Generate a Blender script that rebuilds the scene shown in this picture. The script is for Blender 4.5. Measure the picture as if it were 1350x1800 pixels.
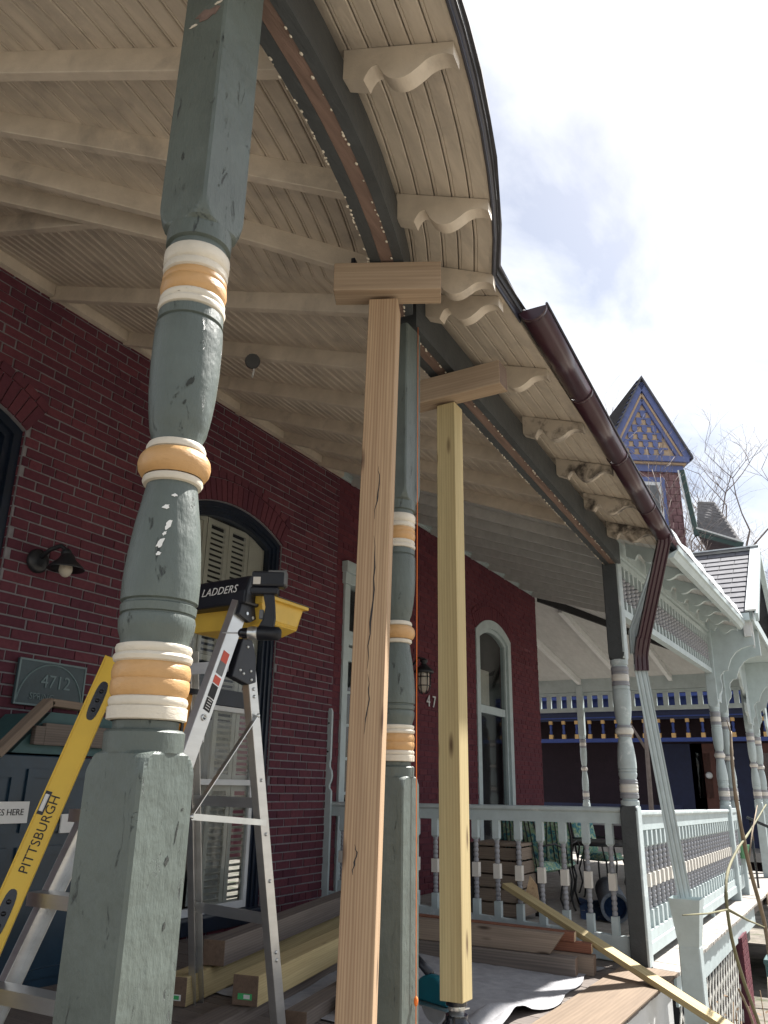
import bpy, bmesh, math, random
from mathutils import Vector, Matrix, Quaternion
R = math.radians
random.seed(7)
for o in list(bpy.data.objects): bpy.data.objects.remove(o)
S = bpy.context.scene
COL = S.collection

# ------------------------------------------------------------------ camera, sky, sun, exposure
# Frame: x runs along the house front away from the viewer, y towards the house, z up; eye level is z = 0 and the deck about z = -1.25.
YAW, PITCH, ROLL, FPX = R(29.399), R(19.003), R(1.038), 1397.0
cd = bpy.data.cameras.new('camera'); cam = bpy.data.objects.new('camera', cd); COL.objects.link(cam)
cd.sensor_fit = 'HORIZONTAL'; cd.sensor_width = 36; cd.lens = 36 * FPX / 1350; cd.clip_start = .02; cd.clip_end = 2000
_f = Vector((math.cos(PITCH) * math.cos(YAW), math.cos(PITCH) * math.sin(YAW), math.sin(PITCH)))
_r0 = Vector((math.sin(YAW), -math.cos(YAW), 0)); _u0 = _r0.cross(_f)
_r = _r0 * math.cos(ROLL) + _u0 * math.sin(ROLL); _u = _u0 * math.cos(ROLL) - _r0 * math.sin(ROLL)
cam.matrix_world = Matrix((( _r.x, _u.x, -_f.x, 0), (_r.y, _u.y, -_f.y, 0), (_r.z, _u.z, -_f.z, 0), (0, 0, 0, 1)))
S.camera = cam

SUN_AZ, SUN_EL = R(-21), R(52)          # azimuth measured from +x
sd = bpy.data.lights.new('sun', 'SUN'); sun = bpy.data.objects.new('sun', sd); COL.objects.link(sun)
sd.energy = 5.0; sd.angle = R(.9); sd.color = (1, .965, .91)
_to = Vector((math.cos(SUN_EL) * math.cos(SUN_AZ), math.cos(SUN_EL) * math.sin(SUN_AZ), math.sin(SUN_EL)))
sun.rotation_euler = _to.to_track_quat('Z', 'Y').to_euler(); sun.location = (0, -6, 12)

wd = bpy.data.worlds.new('World'); S.world = wd; wd.use_nodes = True
wn, wl = wd.node_tree.nodes, wd.node_tree.links
for n in list(wn): wn.remove(n)
def wnode(t, **k):
    n = wn.new(t)
    for a, b in k.items(): setattr(n, a, b)
    return n
sky = wnode('ShaderNodeTexSky', sky_type='NISHITA', sun_disc=False, sun_elevation=SUN_EL, sun_rotation=R(90) - SUN_AZ)
sky.air_density = 1.0; sky.dust_density = 1.6; sky.ozone_density = 1.0
tc = wnode('ShaderNodeTexCoord'); sep = wnode('ShaderNodeSeparateXYZ'); wl.new(tc.outputs['Generated'], sep.inputs[0])
mx = wnode('ShaderNodeMath', operation='MAXIMUM'); wl.new(sep.outputs[2], mx.inputs[0]); mx.inputs[1].default_value = .0
ad = wnode('ShaderNodeMath', operation='ADD'); wl.new(mx.outputs[0], ad.inputs[0]); ad.inputs[1].default_value = .22
dx = wnode('ShaderNodeMath', operation='DIVIDE'); wl.new(sep.outputs[0], dx.inputs[0]); wl.new(ad.outputs[0], dx.inputs[1])
dy = wnode('ShaderNodeMath', operation='DIVIDE'); wl.new(sep.outputs[1], dy.inputs[0]); wl.new(ad.outputs[0], dy.inputs[1])
cmb = wnode('ShaderNodeCombineXYZ'); wl.new(dx.outputs[0], cmb.inputs[0]); wl.new(dy.outputs[0], cmb.inputs[1])
nz = wnode('ShaderNodeTexNoise'); nz.inputs['Scale'].default_value = 2.6; nz.inputs['Detail'].default_value = 9
nz.inputs['Roughness'].default_value = .56; nz.inputs['Distortion'].default_value = .35
mpw = wnode('ShaderNodeMapping'); mpw.inputs['Location'].default_value = (3.15, 1.22, 0); mpw.inputs['Scale'].default_value = (1, 1.5, 1)
wl.new(cmb.outputs[0], mpw.inputs[0]); wl.new(mpw.outputs[0], nz.inputs['Vector'])
rp = wnode('ShaderNodeValToRGB'); wl.new(nz.outputs[0], rp.inputs[0])
rp.color_ramp.elements[0].color = (.22, .22, .22, 1); rp.color_ramp.elements[0].position = .37; rp.color_ramp.elements[1].position = .68
mixc = wnode('ShaderNodeMix', data_type='RGBA'); wl.new(rp.outputs[0], mixc.inputs[0]); wl.new(sky.outputs[0], mixc.inputs[6])
mixc.inputs[7].default_value = (9.4, 9.6, 9.9, 1)
bg = wnode('ShaderNodeBackground'); wl.new(mixc.outputs[2], bg.inputs[0]); bg.inputs[1].default_value = .05
wo = wnode('ShaderNodeOutputWorld'); wl.new(bg.outputs[0], wo.inputs[0])
S.view_settings.view_transform = 'Standard'; S.view_settings.look = 'None'
S.view_settings.exposure = 1.45; S.view_settings.gamma = 1; S.view_settings.use_curve_mapping = False

# ------------------------------------------------------------------ materials
MATS = {}
def nodes(name):
    m = bpy.data.materials.new(name); m.use_nodes = True; MATS[name] = m
    nt = m.node_tree; b = nt.nodes['Principled BSDF']
    return m, nt, b
def mapping(nt, scale, coord='Object'):
    t = nt.nodes.new('ShaderNodeTexCoord'); mp = nt.nodes.new('ShaderNodeMapping'); mp.inputs['Scale'].default_value = scale
    nt.links.new(t.outputs[coord], mp.inputs[0]); return mp.outputs[0]
def noise(nt, vec, scale, detail=4, rough=.55, dist=0):
    n = nt.nodes.new('ShaderNodeTexNoise'); n.inputs['Scale'].default_value = scale; n.inputs['Detail'].default_value = detail
    n.inputs['Roughness'].default_value = rough; n.inputs['Distortion'].default_value = dist
    nt.links.new(vec, n.inputs['Vector']); return n.outputs[0]
def ramp(nt, fac, stops):
    r = nt.nodes.new('ShaderNodeValToRGB'); e = r.color_ramp.elements
    while len(e) < len(stops): e.new(.5)
    for i, (p, c) in enumerate(stops):
        e[i].position = p; e[i].color = (c[0], c[1], c[2], 1) if hasattr(c, '__len__') else (c, c, c, 1)
    nt.links.new(fac, r.inputs[0]); return r.outputs[0]
def mixcol(nt, fac, a, b, mode='MIX'):
    m = nt.nodes.new('ShaderNodeMix'); m.data_type = 'RGBA'; m.blend_type = mode
    for s, v in ((0, fac), (6, a), (7, b)):
        if isinstance(v, (int, float)): m.inputs[s].default_value = v
        elif isinstance(v, (tuple, list)): m.inputs[s].default_value = (v[0], v[1], v[2], 1)
        else: nt.links.new(v, m.inputs[s])
    return m.outputs[2]
def bumpn(nt, b, h, strength, dist=.01, prev=None):
    n = nt.nodes.new('ShaderNodeBump'); n.inputs['Strength'].default_value = strength; n.inputs['Distance'].default_value = dist
    nt.links.new(h, n.inputs['Height'])
    if prev is not None: nt.links.new(prev, n.inputs['Normal'])
    nt.links.new(n.outputs[0], b.inputs['Normal']); return n.outputs[0]
def mul(c, k): return tuple(min(1, v * k) for v in c[:3])
def paint(name, col, rough=.5, var=.16, bump=.25, sc=(6, 6, 6), metal=0, dirt=None, dirt_at=(.58, .75), dirt_sc=3, fine=60, spec=.5):
    """painted or plain surface: blotchy tone, brush-mark relief, optional dirt patches with a shape of their own"""
    m, nt, b = nodes(name)
    v = mapping(nt, sc); n1 = noise(nt, v, 1.0, 5, .6)
    c = ramp(nt, n1, [(.3, mul(col, 1 - var)), (.7, mul(col, 1 + var))])
    if dirt:
        v2 = mapping(nt, (1, 1, 1)); n2 = noise(nt, v2, dirt_sc, 7, .65, .4)
        c = mixcol(nt, ramp(nt, n2, [(dirt_at[0], 0), (dirt_at[1], 1)]), c, dirt)
    nt.links.new(c, b.inputs['Base Color'])
    b.inputs['Roughness'].default_value = rough; b.inputs['Metallic'].default_value = metal
    b.inputs['Specular IOR Level'].default_value = spec
    if bump: bumpn(nt, b, noise(nt, v, fine / 10, 6, .6), bump, .008)
    return m
def wood(name, c0, c1, along='x', rough=.75, ring=9, contrast=1.0, bump=.25, knot=None):
    """board timber: growth rings stretched along one axis of the piece, streaks, knots"""
    m, nt, b = nodes(name)
    sc = {'x': (.35, ring, ring), 'y': (ring, .35, ring), 'z': (ring, ring, .35)}[along]
    oi = nt.nodes.new('ShaderNodeObjectInfo')
    t = nt.nodes.new('ShaderNodeTexCoord'); mp = nt.nodes.new('ShaderNodeMapping'); mp.inputs['Scale'].default_value = sc
    off = nt.nodes.new('ShaderNodeVectorMath'); off.operation = 'SCALE'; off.inputs[0].default_value = (3.1, 1.7, 2.3)
    nt.links.new(oi.outputs['Random'], off.inputs['Scale'])
    nt.links.new(t.outputs['Object'], mp.inputs[0]); nt.links.new(off.outputs[0], mp.inputs['Location'])
    v = mp.outputs[0]
    w = nt.nodes.new('ShaderNodeTexWave'); w.wave_type = 'RINGS'; w.rings_direction = along.upper()
    w.inputs['Scale'].default_value = 2.6; w.inputs['Distortion'].default_value = 7.5; w.inputs['Detail'].default_value = 4; w.inputs['Detail Scale'].default_value = .55; w.inputs['Detail Roughness'].default_value = .6
    nt.links.new(v, w.inputs['Vector'])
    n1 = noise(nt, v, 1.3, 6, .65); n2 = noise(nt, v, 5.0, 5, .7)
    g = nt.nodes.new('ShaderNodeMath'); g.operation = 'MULTIPLY_ADD'; nt.links.new(w.outputs[1], g.inputs[0]); g.inputs[1].default_value = .30 * contrast
    nt.links.new(n1, g.inputs[2])
    c = ramp(nt, g.outputs[0], [(.35, c0), (.95, c1)])
    c = mixcol(nt, ramp(nt, n2, [(.35, .0), (.75, .55)]), c, mul(c1, .72))
    if knot:
        vo = nt.nodes.new('ShaderNodeTexVoronoi'); vo.inputs['Scale'].default_value = 1.0
        ks = {'x': (2.2, 9, 9), 'y': (9, 2.2, 9), 'z': (9, 9, 2.2)}[along]
        nt.links.new(mapping(nt, ks), vo.inputs['Vector'])
        c = mixcol(nt, ramp(nt, vo.outputs[0], [(.06, 1), (.16, 0)]), c, knot)
    nt.links.new(c, b.inputs['Base Color']); b.inputs['Roughness'].default_value = rough; b.inputs['Specular IOR Level'].default_value = .3
    bumpn(nt, b, n2, bump, .004)
    return m
def brickmat(name, c0, c1, rough=.85):
    m, nt, b = nodes(name)
    at = nt.nodes.new('ShaderNodeAttribute'); at.attribute_name = 'tint'
    oi = nt.nodes.new('ShaderNodeObjectInfo')
    a = nt.nodes.new('ShaderNodeMath'); a.operation = 'ADD'; nt.links.new(at.outputs['Fac'], a.inputs[0]); nt.links.new(oi.outputs['Random'], a.inputs[1])
    fr = nt.nodes.new('ShaderNodeMath'); fr.operation = 'FRACT'; nt.links.new(a.outputs[0], fr.inputs[0])
    c = ramp(nt, fr.outputs[0], [(0, c0), (.55, tuple((x + y) / 2 for x, y in zip(c0, c1))), (1, c1)])
    ge = nt.nodes.new('ShaderNodeNewGeometry'); n1 = noise(nt, ge.outputs['Position'], 26, 5, .65)
    c = mixcol(nt, ramp(nt, n1, [(.42, 0), (.8, .5)]), c, mul(c0, .55))
    n3 = noise(nt, ge.outputs['Position'], 1.3, 4, .6)
    c = mixcol(nt, ramp(nt, n3, [(.45, 0), (.8, .3)]), c, mul(c1, 1.25))
    nt.links.new(c, b.inputs['Base Color']); b.inputs['Roughness'].default_value = rough; b.inputs['Specular IOR Level'].default_value = .25
    bumpn(nt, b, noise(nt, ge.outputs['Position'], 90, 4, .7), .35, .006)
    return m
def cracked(name, col, crack, rough=.45, along=(26, 26, 5), amount=.045, dirt=None):
    """old thick gloss paint: vertical brush marks, alligator cracks and a few bare chips"""
    m, nt, b = nodes(name)
    v = mapping(nt, (1, 1, 1)); vs = mapping(nt, along)
    n1 = noise(nt, v, 5, 5, .6)
    c = ramp(nt, n1, [(.3, mul(col, .82)), (.7, mul(col, 1.16))])
    nb = noise(nt, vs, 1.6, 6, .65)
    n3 = noise(nt, vs, 1.0, 8, .72, .9)
    cr = ramp(nt, n3, [(.30 + amount * .4, 1), (.33 + amount, 0)])
    c = mixcol(nt, cr, c, crack)
    if dirt: c = mixcol(nt, ramp(nt, noise(nt, v, 2.2, 6, .65), [(.55, 0), (.8, .6)]), c, dirt)
    nt.links.new(c, b.inputs['Base Color']); b.inputs['Roughness'].default_value = rough
    nrm = bumpn(nt, b, nb, .35, .01); 
    inv = nt.nodes.new('ShaderNodeMath'); inv.operation = 'SUBTRACT'; inv.inputs[0].default_value = 1; nt.links.new(cr, inv.inputs[1])
    nrm = bumpn(nt, b, inv.outputs[0], .6, .006, nrm)
    bumpn(nt, b, noise(nt, v, 14, 3, .5), .25, .02, nrm)
    return m
def glass(name, tint=(.02, .03, .04), rough=.03):
    m, nt, b = nodes(name)
    tr = nt.nodes.new('ShaderNodeBsdfTransparent'); tr.inputs[0].default_value = (.86, .88, .88, 1)
    gl = nt.nodes.new('ShaderNodeBsdfGlossy'); gl.inputs['Roughness'].default_value = rough
    fr = nt.nodes.new('ShaderNodeFresnel'); fr.inputs[0].default_value = 1.5
    ge = nt.nodes.new('ShaderNodeNewGeometry'); k1 = nt.nodes.new('ShaderNodeMath'); k1.operation = 'SUBTRACT'; k1.inputs[0].default_value = 1; nt.links.new(ge.outputs['Backfacing'], k1.inputs[1])
    k2 = nt.nodes.new('ShaderNodeMath'); k2.operation = 'MULTIPLY'; nt.links.new(fr.outputs[0], k2.inputs[0]); nt.links.new(k1.outputs[0], k2.inputs[1])
    mx = nt.nodes.new('ShaderNodeMixShader'); nt.links.new(k2.outputs[0], mx.inputs[0]); nt.links.new(tr.outputs[0], mx.inputs[1]); nt.links.new(gl.outputs[0], mx.inputs[2])
    nt.links.new(mx.outputs[0], nt.nodes['Material Output'].inputs[0]); nt.nodes.remove(b); return m

GREEN = (.09, .109, .097)
cracked('post_green', GREEN, (.03, .035, .035), .42, (30, 30, 9), .055)
cracked('post_sage', (.27, .31, .245), (.05, .06, .05), .6, (22, 22, 5), .02)
cracked('ring_white', (.60, .545, .45), (.2, .17, .13), .5, (12, 12, 40), .01)
cracked('ring_ochre', (.51, .295, .12), (.28, .13, .04), .42, (12, 12, 30), .01)
cracked('beam_green', (.05, .056, .06), (.02, .022, .022), .55, (6, 30, 30), .04)
paint('cream', (.56, .49, .405), .6, .13, .3, (7, 7, 7), dirt=(.25, .22, .195), dirt_at=(.56, .8), dirt_sc=2.6)
paint('cream_board', (.54, .472, .39), .6, .15, .35, (2.5, 14, 8), dirt=(.3, .265, .235), dirt_at=(.5, .85), dirt_sc=4)
paint('cream_dirty', (.47, .415, .35), .7, .16, .35, (7, 7, 7), dirt=(.06, .05, .045), dirt_at=(.46, .62), dirt_sc=6)
paint('grey_board', (.47, .47, .46), .55, .1, .25, (2.5, 12, 8))
paint('brown_raw', (.17, .112, .09), .8, .3, .5, (3, 30, 30))
paint('drip_metal', (.022, .022, .035), .35, .2, .1, (4, 4, 4))
paint('gutter_brown', (.045, .018, .026), .28, .18, .06, (3, 3, 3), dirt=(.1, .075, .08), dirt_at=(.66, .8), dirt_sc=9)
paint('roof_slate', (.055, .055, .06), .8, .3, .4, (5, 5, 5))
brickmat('brick_red', (.085, .026, .042), (.14, .042, .056))
brickmat('brick_painted', (.10, .026, .038), (.135, .034, .044))
paint('mortar_grey', (.195, .19, .205), .95, .2, .5, (20, 20, 20), fine=40)
paint('mortar_red', (.085, .022, .036), .9, .2, .4, (20, 20, 20))
paint('navy', (.006, .012, .026), .4, .3, .15, (5, 5, 5))
paint('navy_teal', (.008, .028, .05), .38, .3, .12, (4, 4, 4))
paint('white_trim', (.62, .63, .63), .5, .08, .1, (6, 6, 6))
paint('shutter', (.5, .47, .41), .6, .08, .1, (6, 6, 6))
paint('curtain', (.62, .62, .6), .9, .12, .3, (25, 3, 3))
paint('dark_room', (.012, .012, .014), .9, .2, 0)  # near black, standing for shade in rooms and under the deck
glass('glass')
paint('pale_blue', (.43, .50, .51), .5, .1, .2, (6, 6, 6), dirt=(.32, .36, .36), dirt_at=(.6, .85), dirt_sc=5)
paint('pale_blue_worn', (.43, .49, .50), .6, .12, .25, (6, 6, 6), dirt=(.62, .66, .66), dirt_at=(.56, .66), dirt_sc=9)
paint('bead_grey', (.28, .285, .31), .5, .12, .15, (8, 8, 8))
paint('square_cream', (.64, .61, .56), .55, .08, .15, (8, 8, 8))
wood('pine', (.62, .48, .31), (.45, .31, .19), 'x', ring=9, contrast=1.5, knot=(.10, .05, .025))
wood('pine_pink', (.52, .375, .235), (.33, .215, .13), 'x', ring=11, contrast=1.3, knot=(.08, .045, .03))
wood('treated', (.54, .44, .24), (.41, .32, .16), 'x', ring=9, contrast=1.0, knot=(.1, .06, .03))
wood('old_timber', (.31, .245, .19), (.20, .15, .115), 'x', ring=8, contrast=.7, knot=(.06, .04, .03))
wood('grey_timber', (.215, .18, .155), (.12, .1, .09), 'x', ring=8, contrast=1.0)
wood('red_timber', (.30, .125, .075), (.17, .07, .045), 'x', ring=9, contrast=1.0)
wood('header_wood', (.43, .33, .235), (.30, .215, .145), 'x', ring=8, contrast=.8, knot=(.1, .06, .04))
wood('end_grain', (.24, .16, .11), (.12, .085, .065), 'x', ring=30)
wood('ply', (.25, .185, .13), (.165, .12, .085), 'x', ring=5, contrast=.8)
wood('deck_grey', (.40, .375, .34), (.25, .235, .215), 'x', ring=6, contrast=.6)
wood('deck_dark', (.2, .17, .15), (.12, .1, .09), 'y', ring=6, contrast=.6)
paint('aluminium', (.60, .60, .59), .34, .1, .08, (3, 3, 14), metal=.85)
paint('steel_zinc', (.62, .64, .64), .3, .12, .05, (6, 6, 6), metal=.9)
paint('tool_yellow', (.72, .47, .045), .4, .08, .06, (4, 4, 4))
paint('tray_yellow', (.66, .43, .06), .45, .1, .1, (4, 4, 4), dirt=(.5, .36, .12), dirt_at=(.6, .8), dirt_sc=10)
paint('pouch_orange', (.72, .3, .015), .5, .1, .1, (4, 4, 4))
paint('black_plastic', (.009, .011, .018), .42, .2, .1, (9, 9, 9))
paint('black_gloss', (.008, .009, .014), .16, .2, .04, (9, 9, 9))
paint('grey_plastic', (.13, .135, .14), .4, .2, .08, (9, 9, 9))
paint('label_white', (.72, .72, .7), .5, .06, 0)
paint('label_red', (.62, .09, .05), .5, .06, 0)
paint('label_green', (.05, .42, .13), .5, .06, 0)
paint('print_black', (.012, .012, .014), .6, .05, 0)
paint('print_white', (.75, .75, .74), .6, .05, 0)
paint('teal_tool', (.0, .085, .115), .32, .15, .06, (6, 6, 6))
paint('cloth', (.30, .30, .315), .95, .14, .4, (14, 14, 14), dirt=(.2, .2, .215), dirt_at=(.5, .8), dirt_sc=4)
paint('gouge_dark', (.03, .034, .03), .8, .3, .3, (40, 40, 40))
paint('string', (.85, .2, .03), .7, .05, 0)
paint('plaque', (.03, .055, .065), .45, .2, .15, (10, 10, 10))
paint('plaque_edge', (.13, .19, .2), .45, .15, .1, (10, 10, 10))
paint('lamp_metal', (.02, .022, .026), .4, .2, .1, (10, 10, 10))
paint('iron', (.014, .014, .015), .5, .2, .1, (9, 9, 9))
paint('blue_trim_shaded', (.02, .045, .20), .5, .12, .1, (5, 5, 5))  # darkened blue: the porch shade is put into the colour
paint('blue_dark', (.01, .016, .055), .6, .2, .1, (5, 5, 5))
paint('house_maroon', (.022, .010, .017), .8, .25, .2, (5, 5, 5))
paint('door_brown', (.1, .032, .02), .5, .25, .12, (5, 5, 5))
paint('ochre_trim', (.62, .38, .14), .55, .1, .1, (6, 6, 6))
paint('turret_blue_hazy', (.11, .14, .31), .6, .1, .1, (5, 5, 5))  # paler, muted copy of the trim blue: distance haze in the colour
paint('turret_ochre_hazy', (.47, .34, .22), .6, .1, .1, (6, 6, 6))  # ochre trim muted the same way, haze painted in
paint('shingle_wine_hazy', (.19, .105, .11), .85, .3, .4, (6, 6, 6))  # wine lightened for the haze over the turret
paint('shingle_grey', (.115, .115, .13), .85, .25, .4, (8, 8, 8))
paint('shingle_dark', (.07, .068, .075), .85, .35, .4, (5, 5, 5))
paint('green_trim', (.03, .06, .055), .6, .15, .1)
paint('flashing', (.55, .58, .58), .4, .1, .06, (4, 4, 4), metal=.3)
paint('twig', (.19, .145, .10), .85, .25, .3, (9, 9, 9))
paint('twig_green', (.15, .14, .075), .8, .25, .3, (9, 9, 9))
paint('far_twig', (.20, .165, .15), .9, .2, 0)
paint('dry_leaf', (.20, .13, .075), .9, .35, 0, (30, 30, 30))
paint('soil', (.17, .15, .125), .95, .35, .6, (3, 3, 3), dirt=(.05, .06, .025), dirt_at=(.5, .65), dirt_sc=2)
paint('concrete', (.36, .33, .28), .9, .15, .35, (5, 5, 5))
paint('rug', (.13, .15, .18), .95, .3, .4, (30, 30, 30))
paint('rug_blue', (.03, .07, .17), .95, .3, .4, (30, 30, 30))
paint('lattice_white', (.55, .54, .5), .7, .12, .2, (9, 9, 9))
paint('pot_green', (.12, .3, .16), .6, .2, .1)
paint('bin_teal', (.04, .10, .105), .6, .15, .1)
def cushion_mat():
    m, nt, b = nodes('cushion')
    v = mapping(nt, (9, 9, 9)); n1 = noise(nt, v, 1.6, 3, .5, 1.2)
    c = ramp(nt, n1, [(.3, (.02, .07, .12)), (.42, (.1, .3, .33)), (.52, (.3, .42, .22)), (.62, (.5, .58, .5)), (.75, (.05, .16, .22))])
    nt.links.new(c, b.inputs['Base Color']); b.inputs['Roughness'].default_value = .9
cushion_mat()
def bulb_mat():
    m, nt, b = nodes('bulb_glass'); b.inputs['Base Color'].default_value = (.8, .74, .62, 1); b.inputs['Roughness'].default_value = .2; b.inputs['Alpha'].default_value = .55
bulb_mat()

# ------------------------------------------------------------------ mesh helpers
class MB:
    """collects shapes in world coordinates; build() links them as one mesh object"""
    def __init__(s): s.v = []; s.f = []; s.sm = []; s.mi = []; s.tint = []
    def add(s, v, f, smooth=False, mi=0, tint=0.0):
        k = len(s.v); s.v += [tuple(p) for p in v]
        for q in f: s.f.append([i + k for i in q]); s.sm.append(smooth); s.mi.append(mi); s.tint.append(tint)
        return s
    def box(s, a, b, mi=0, tint=0.0):
        x0, y0, z0 = a; x1, y1, z1 = b
        return s.add([(x0, y0, z0), (x1, y0, z0), (x1, y1, z0), (x0, y1, z0), (x0, y0, z1), (x1, y0, z1), (x1, y1, z1), (x0, y1, z1)],
                     [(0, 3, 2, 1), (4, 5, 6, 7), (0, 1, 5, 4), (1, 2, 6, 5), (2, 3, 7, 6), (3, 0, 4, 7)], mi=mi, tint=tint)
    def cbox(s, c, size, mi=0, tint=0.0):
        return s.box([c[i] - size[i] / 2 for i in range(3)], [c[i] + size[i] / 2 for i in range(3)], mi, tint)
    def obox(s, p0, p1, w, h, up=(0, 0, 1), mi=0, roll=0):
        """bar of section w x h from p0 to p1"""
        p0, p1 = Vector(p0), Vector(p1); d = (p1 - p0).normalized(); u = Vector(up)
        if abs(d.dot(u)) > .98: u = Vector((1, 0, 0))
        a = d.cross(u).normalized(); b = a.cross(d).normalized()
        if roll: q = Quaternion(d, roll); a = q @ a; b = q @ b
        pts = []
        for p in (p0, p1):
            for i, j in ((-1, -1), (1, -1), (1, 1), (-1, 1)): pts.append(p + a * (i * w / 2) + b * (j * h / 2))
        return s.add(pts, [(0, 3, 2, 1), (4, 5, 6, 7), (0, 1, 5, 4), (1, 2, 6, 5), (2, 3, 7, 6), (3, 0, 4, 7)], mi=mi)
    def prism(s, poly, axis, smooth=False, mi=0):
        """extrude polygon (list of 3d points, planar) by vector axis"""
        ax = Vector(axis); n = len(poly); v = [Vector(p) for p in poly]; v2 = [p + ax for p in v]
        f = [tuple(range(n))[::-1], tuple(range(n, 2 * n))]
        for i in range(n): f.append((i, (i + 1) % n, n + (i + 1) % n, n + i))
        return s.add(v + v2, f, smooth, mi)
    def lathe(s, prof, c=(0, 0, 0), n=24, smooth=True, mi=0, cap=True, axis=None):
        """prof: (radius, height) list along z at centre c, or along axis"""
        v = []; f = []
        q = Vector((0, 0, 1)).rotation_difference(Vector(axis).normalized()) if axis else None
        for r, h in prof:
            for k in range(n):
                a = 2 * math.pi * k / n; p = Vector((r * math.cos(a), r * math.sin(a), h))
                if q: p = q @ p
                v.append((c[0] + p.x, c[1] + p.y, c[2] + p.z))
        for i in range(len(prof) - 1):
            for k in range(n):
                f.append((i * n + k, i * n + (k + 1) % n, (i + 1) * n + (k + 1) % n, (i + 1) * n + k))
        s.add(v, f, smooth, mi)
        if cap:
            m = len(prof) - 1
            s.add(v[:n], [tuple(range(n))[::-1]], False, mi); s.add(v[m * n:], [tuple(range(n))], False, mi)
        return s
    def tube(s, path, r, n=8, smooth=True, mi=0):
        path = [Vector(p) for p in path]; m = len(path); rr = r if hasattr(r, '__len__') else [r] * m
        v = []; f = []; ref = Vector((0, 0, 1)); prev = None
        for i, p in enumerate(path):
            d = (path[min(i + 1, m - 1)] - path[max(i - 1, 0)]).normalized()
            if prev is None:
                a = d.cross(ref)
                if a.length < .1: a = d.cross(Vector((1, 0, 0)))
                a.normalize()
            else: a = (prev - d * prev.dot(d)).normalized()
            prev = a; b = d.cross(a)
            for k in range(n):
                t = 2 * math.pi * k / n; v.append(p + a * (rr[i] * math.cos(t)) + b * (rr[i] * math.sin(t)))
        for i in range(m - 1):
            for k in range(n): f.append((i * n + k, i * n + (k + 1) % n, (i + 1) * n + (k + 1) % n, (i + 1) * n + k))
        f.append(tuple(range(n))[::-1]); f.append(tuple(range((m - 1) * n, m * n)))
        return s.add(v, f, smooth, mi)
    def loft(s, rings, smooth=False, mi=0, close=True, cap=True):
        n = len(rings[0]); v = [p for r in rings for p in r]; f = []
        for i in range(len(rings) - 1):
            for k in range(n if close else n - 1): f.append((i * n + k, i * n + (k + 1) % n, (i + 1) * n + (k + 1) % n, (i + 1) * n + k))
        if cap and close: f.append(tuple(range(n))[::-1]); f.append(tuple(range((len(rings) - 1) * n, len(rings) * n)))
        return s.add(v, f, smooth, mi)
    def sphere(s, c, r, n=10, m=7, mi=0, sc=(1, 1, 1)):
        v = []; f = []
        for i in range(m + 1):
            t = math.pi * i / m
            for k in range(n):
                a = 2 * math.pi * k / n
                v.append((c[0] + r * sc[0] * math.sin(t) * math.cos(a), c[1] + r * sc[1] * math.sin(t) * math.sin(a), c[2] + r * sc[2] * math.cos(t)))
        for i in range(m):
            for k in range(n): f.append((i * n + k, (i + 1) * n + k, (i + 1) * n + (k + 1) % n, i * n + (k + 1) % n))
        return s.add(v, f, True, mi)
    def mesh(s, name, mats, origin=(0, 0, 0)):
        me = bpy.data.meshes.new(name); o = Vector(origin)
        me.from_pydata([tuple(Vector(p) - o) for p in s.v], [], s.f)
        for m in (mats if isinstance(mats, (list, tuple)) else [mats]): me.materials.append(MATS[m])
        me.polygons.foreach_set('use_smooth', s.sm); me.polygons.foreach_set('material_index', s.mi)
        if any(s.tint):
            at = me.attributes.new('tint', 'FLOAT', 'FACE'); at.data.foreach_set('value', s.tint)
        bm = bmesh.new(); bm.from_mesh(me); bmesh.ops.recalc_face_normals(bm, faces=bm.faces[:]); bm.to_mesh(me); bm.free()
        me.update(); return me
    def build(s, name, mats, parent=None, bevel=0, origin=None, **tags):
        origin = Vector(origin if origin is not None else (parent_world(parent) if parent else (0, 0, 0)))
        me = s.mesh(name, mats, origin); o = bpy.data.objects.new(name, me); COL.objects.link(o)
        place(o, origin, parent)
        if bevel: add_bevel(o, bevel)
        return tag(o, **tags)
def parent_world(p):
    v = Vector((0, 0, 0))
    while p is not None: v = v + p.location; p = p.parent
    return v
def place(o, loc, parent=None):
    o.parent = parent; o.location = Vector(loc) - (parent_world(parent) if parent else Vector((0, 0, 0))); return o
def add_bevel(o, w, seg=2):
    m = o.modifiers.new('bevel', 'BEVEL'); m.width = w; m.segments = seg; m.limit_method = 'ANGLE'; m.angle_limit = R(40); return o
def tag(o, label=None, cat=None, group=None, kind=None):
    if label: o['label'] = label
    if cat: o['category'] = cat
    if group: o['group'] = group
    if kind: o['kind'] = kind
    return o
def thing(name, loc, label, cat, group=None):
    o = bpy.data.objects.new(name, None); COL.objects.link(o); o.location = loc; o.empty_display_size = .1
    return tag(o, label, cat, group)
def inst(name, me, loc, parent=None, rotz=0, scale=None, bevel=0, **tags):
    o = bpy.data.objects.new(name, me); COL.objects.link(o); place(o, loc, parent); o.rotation_euler[2] = rotz
    if scale: o.scale = scale
    if bevel: add_bevel(o, bevel)
    return tag(o, **tags)
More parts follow.
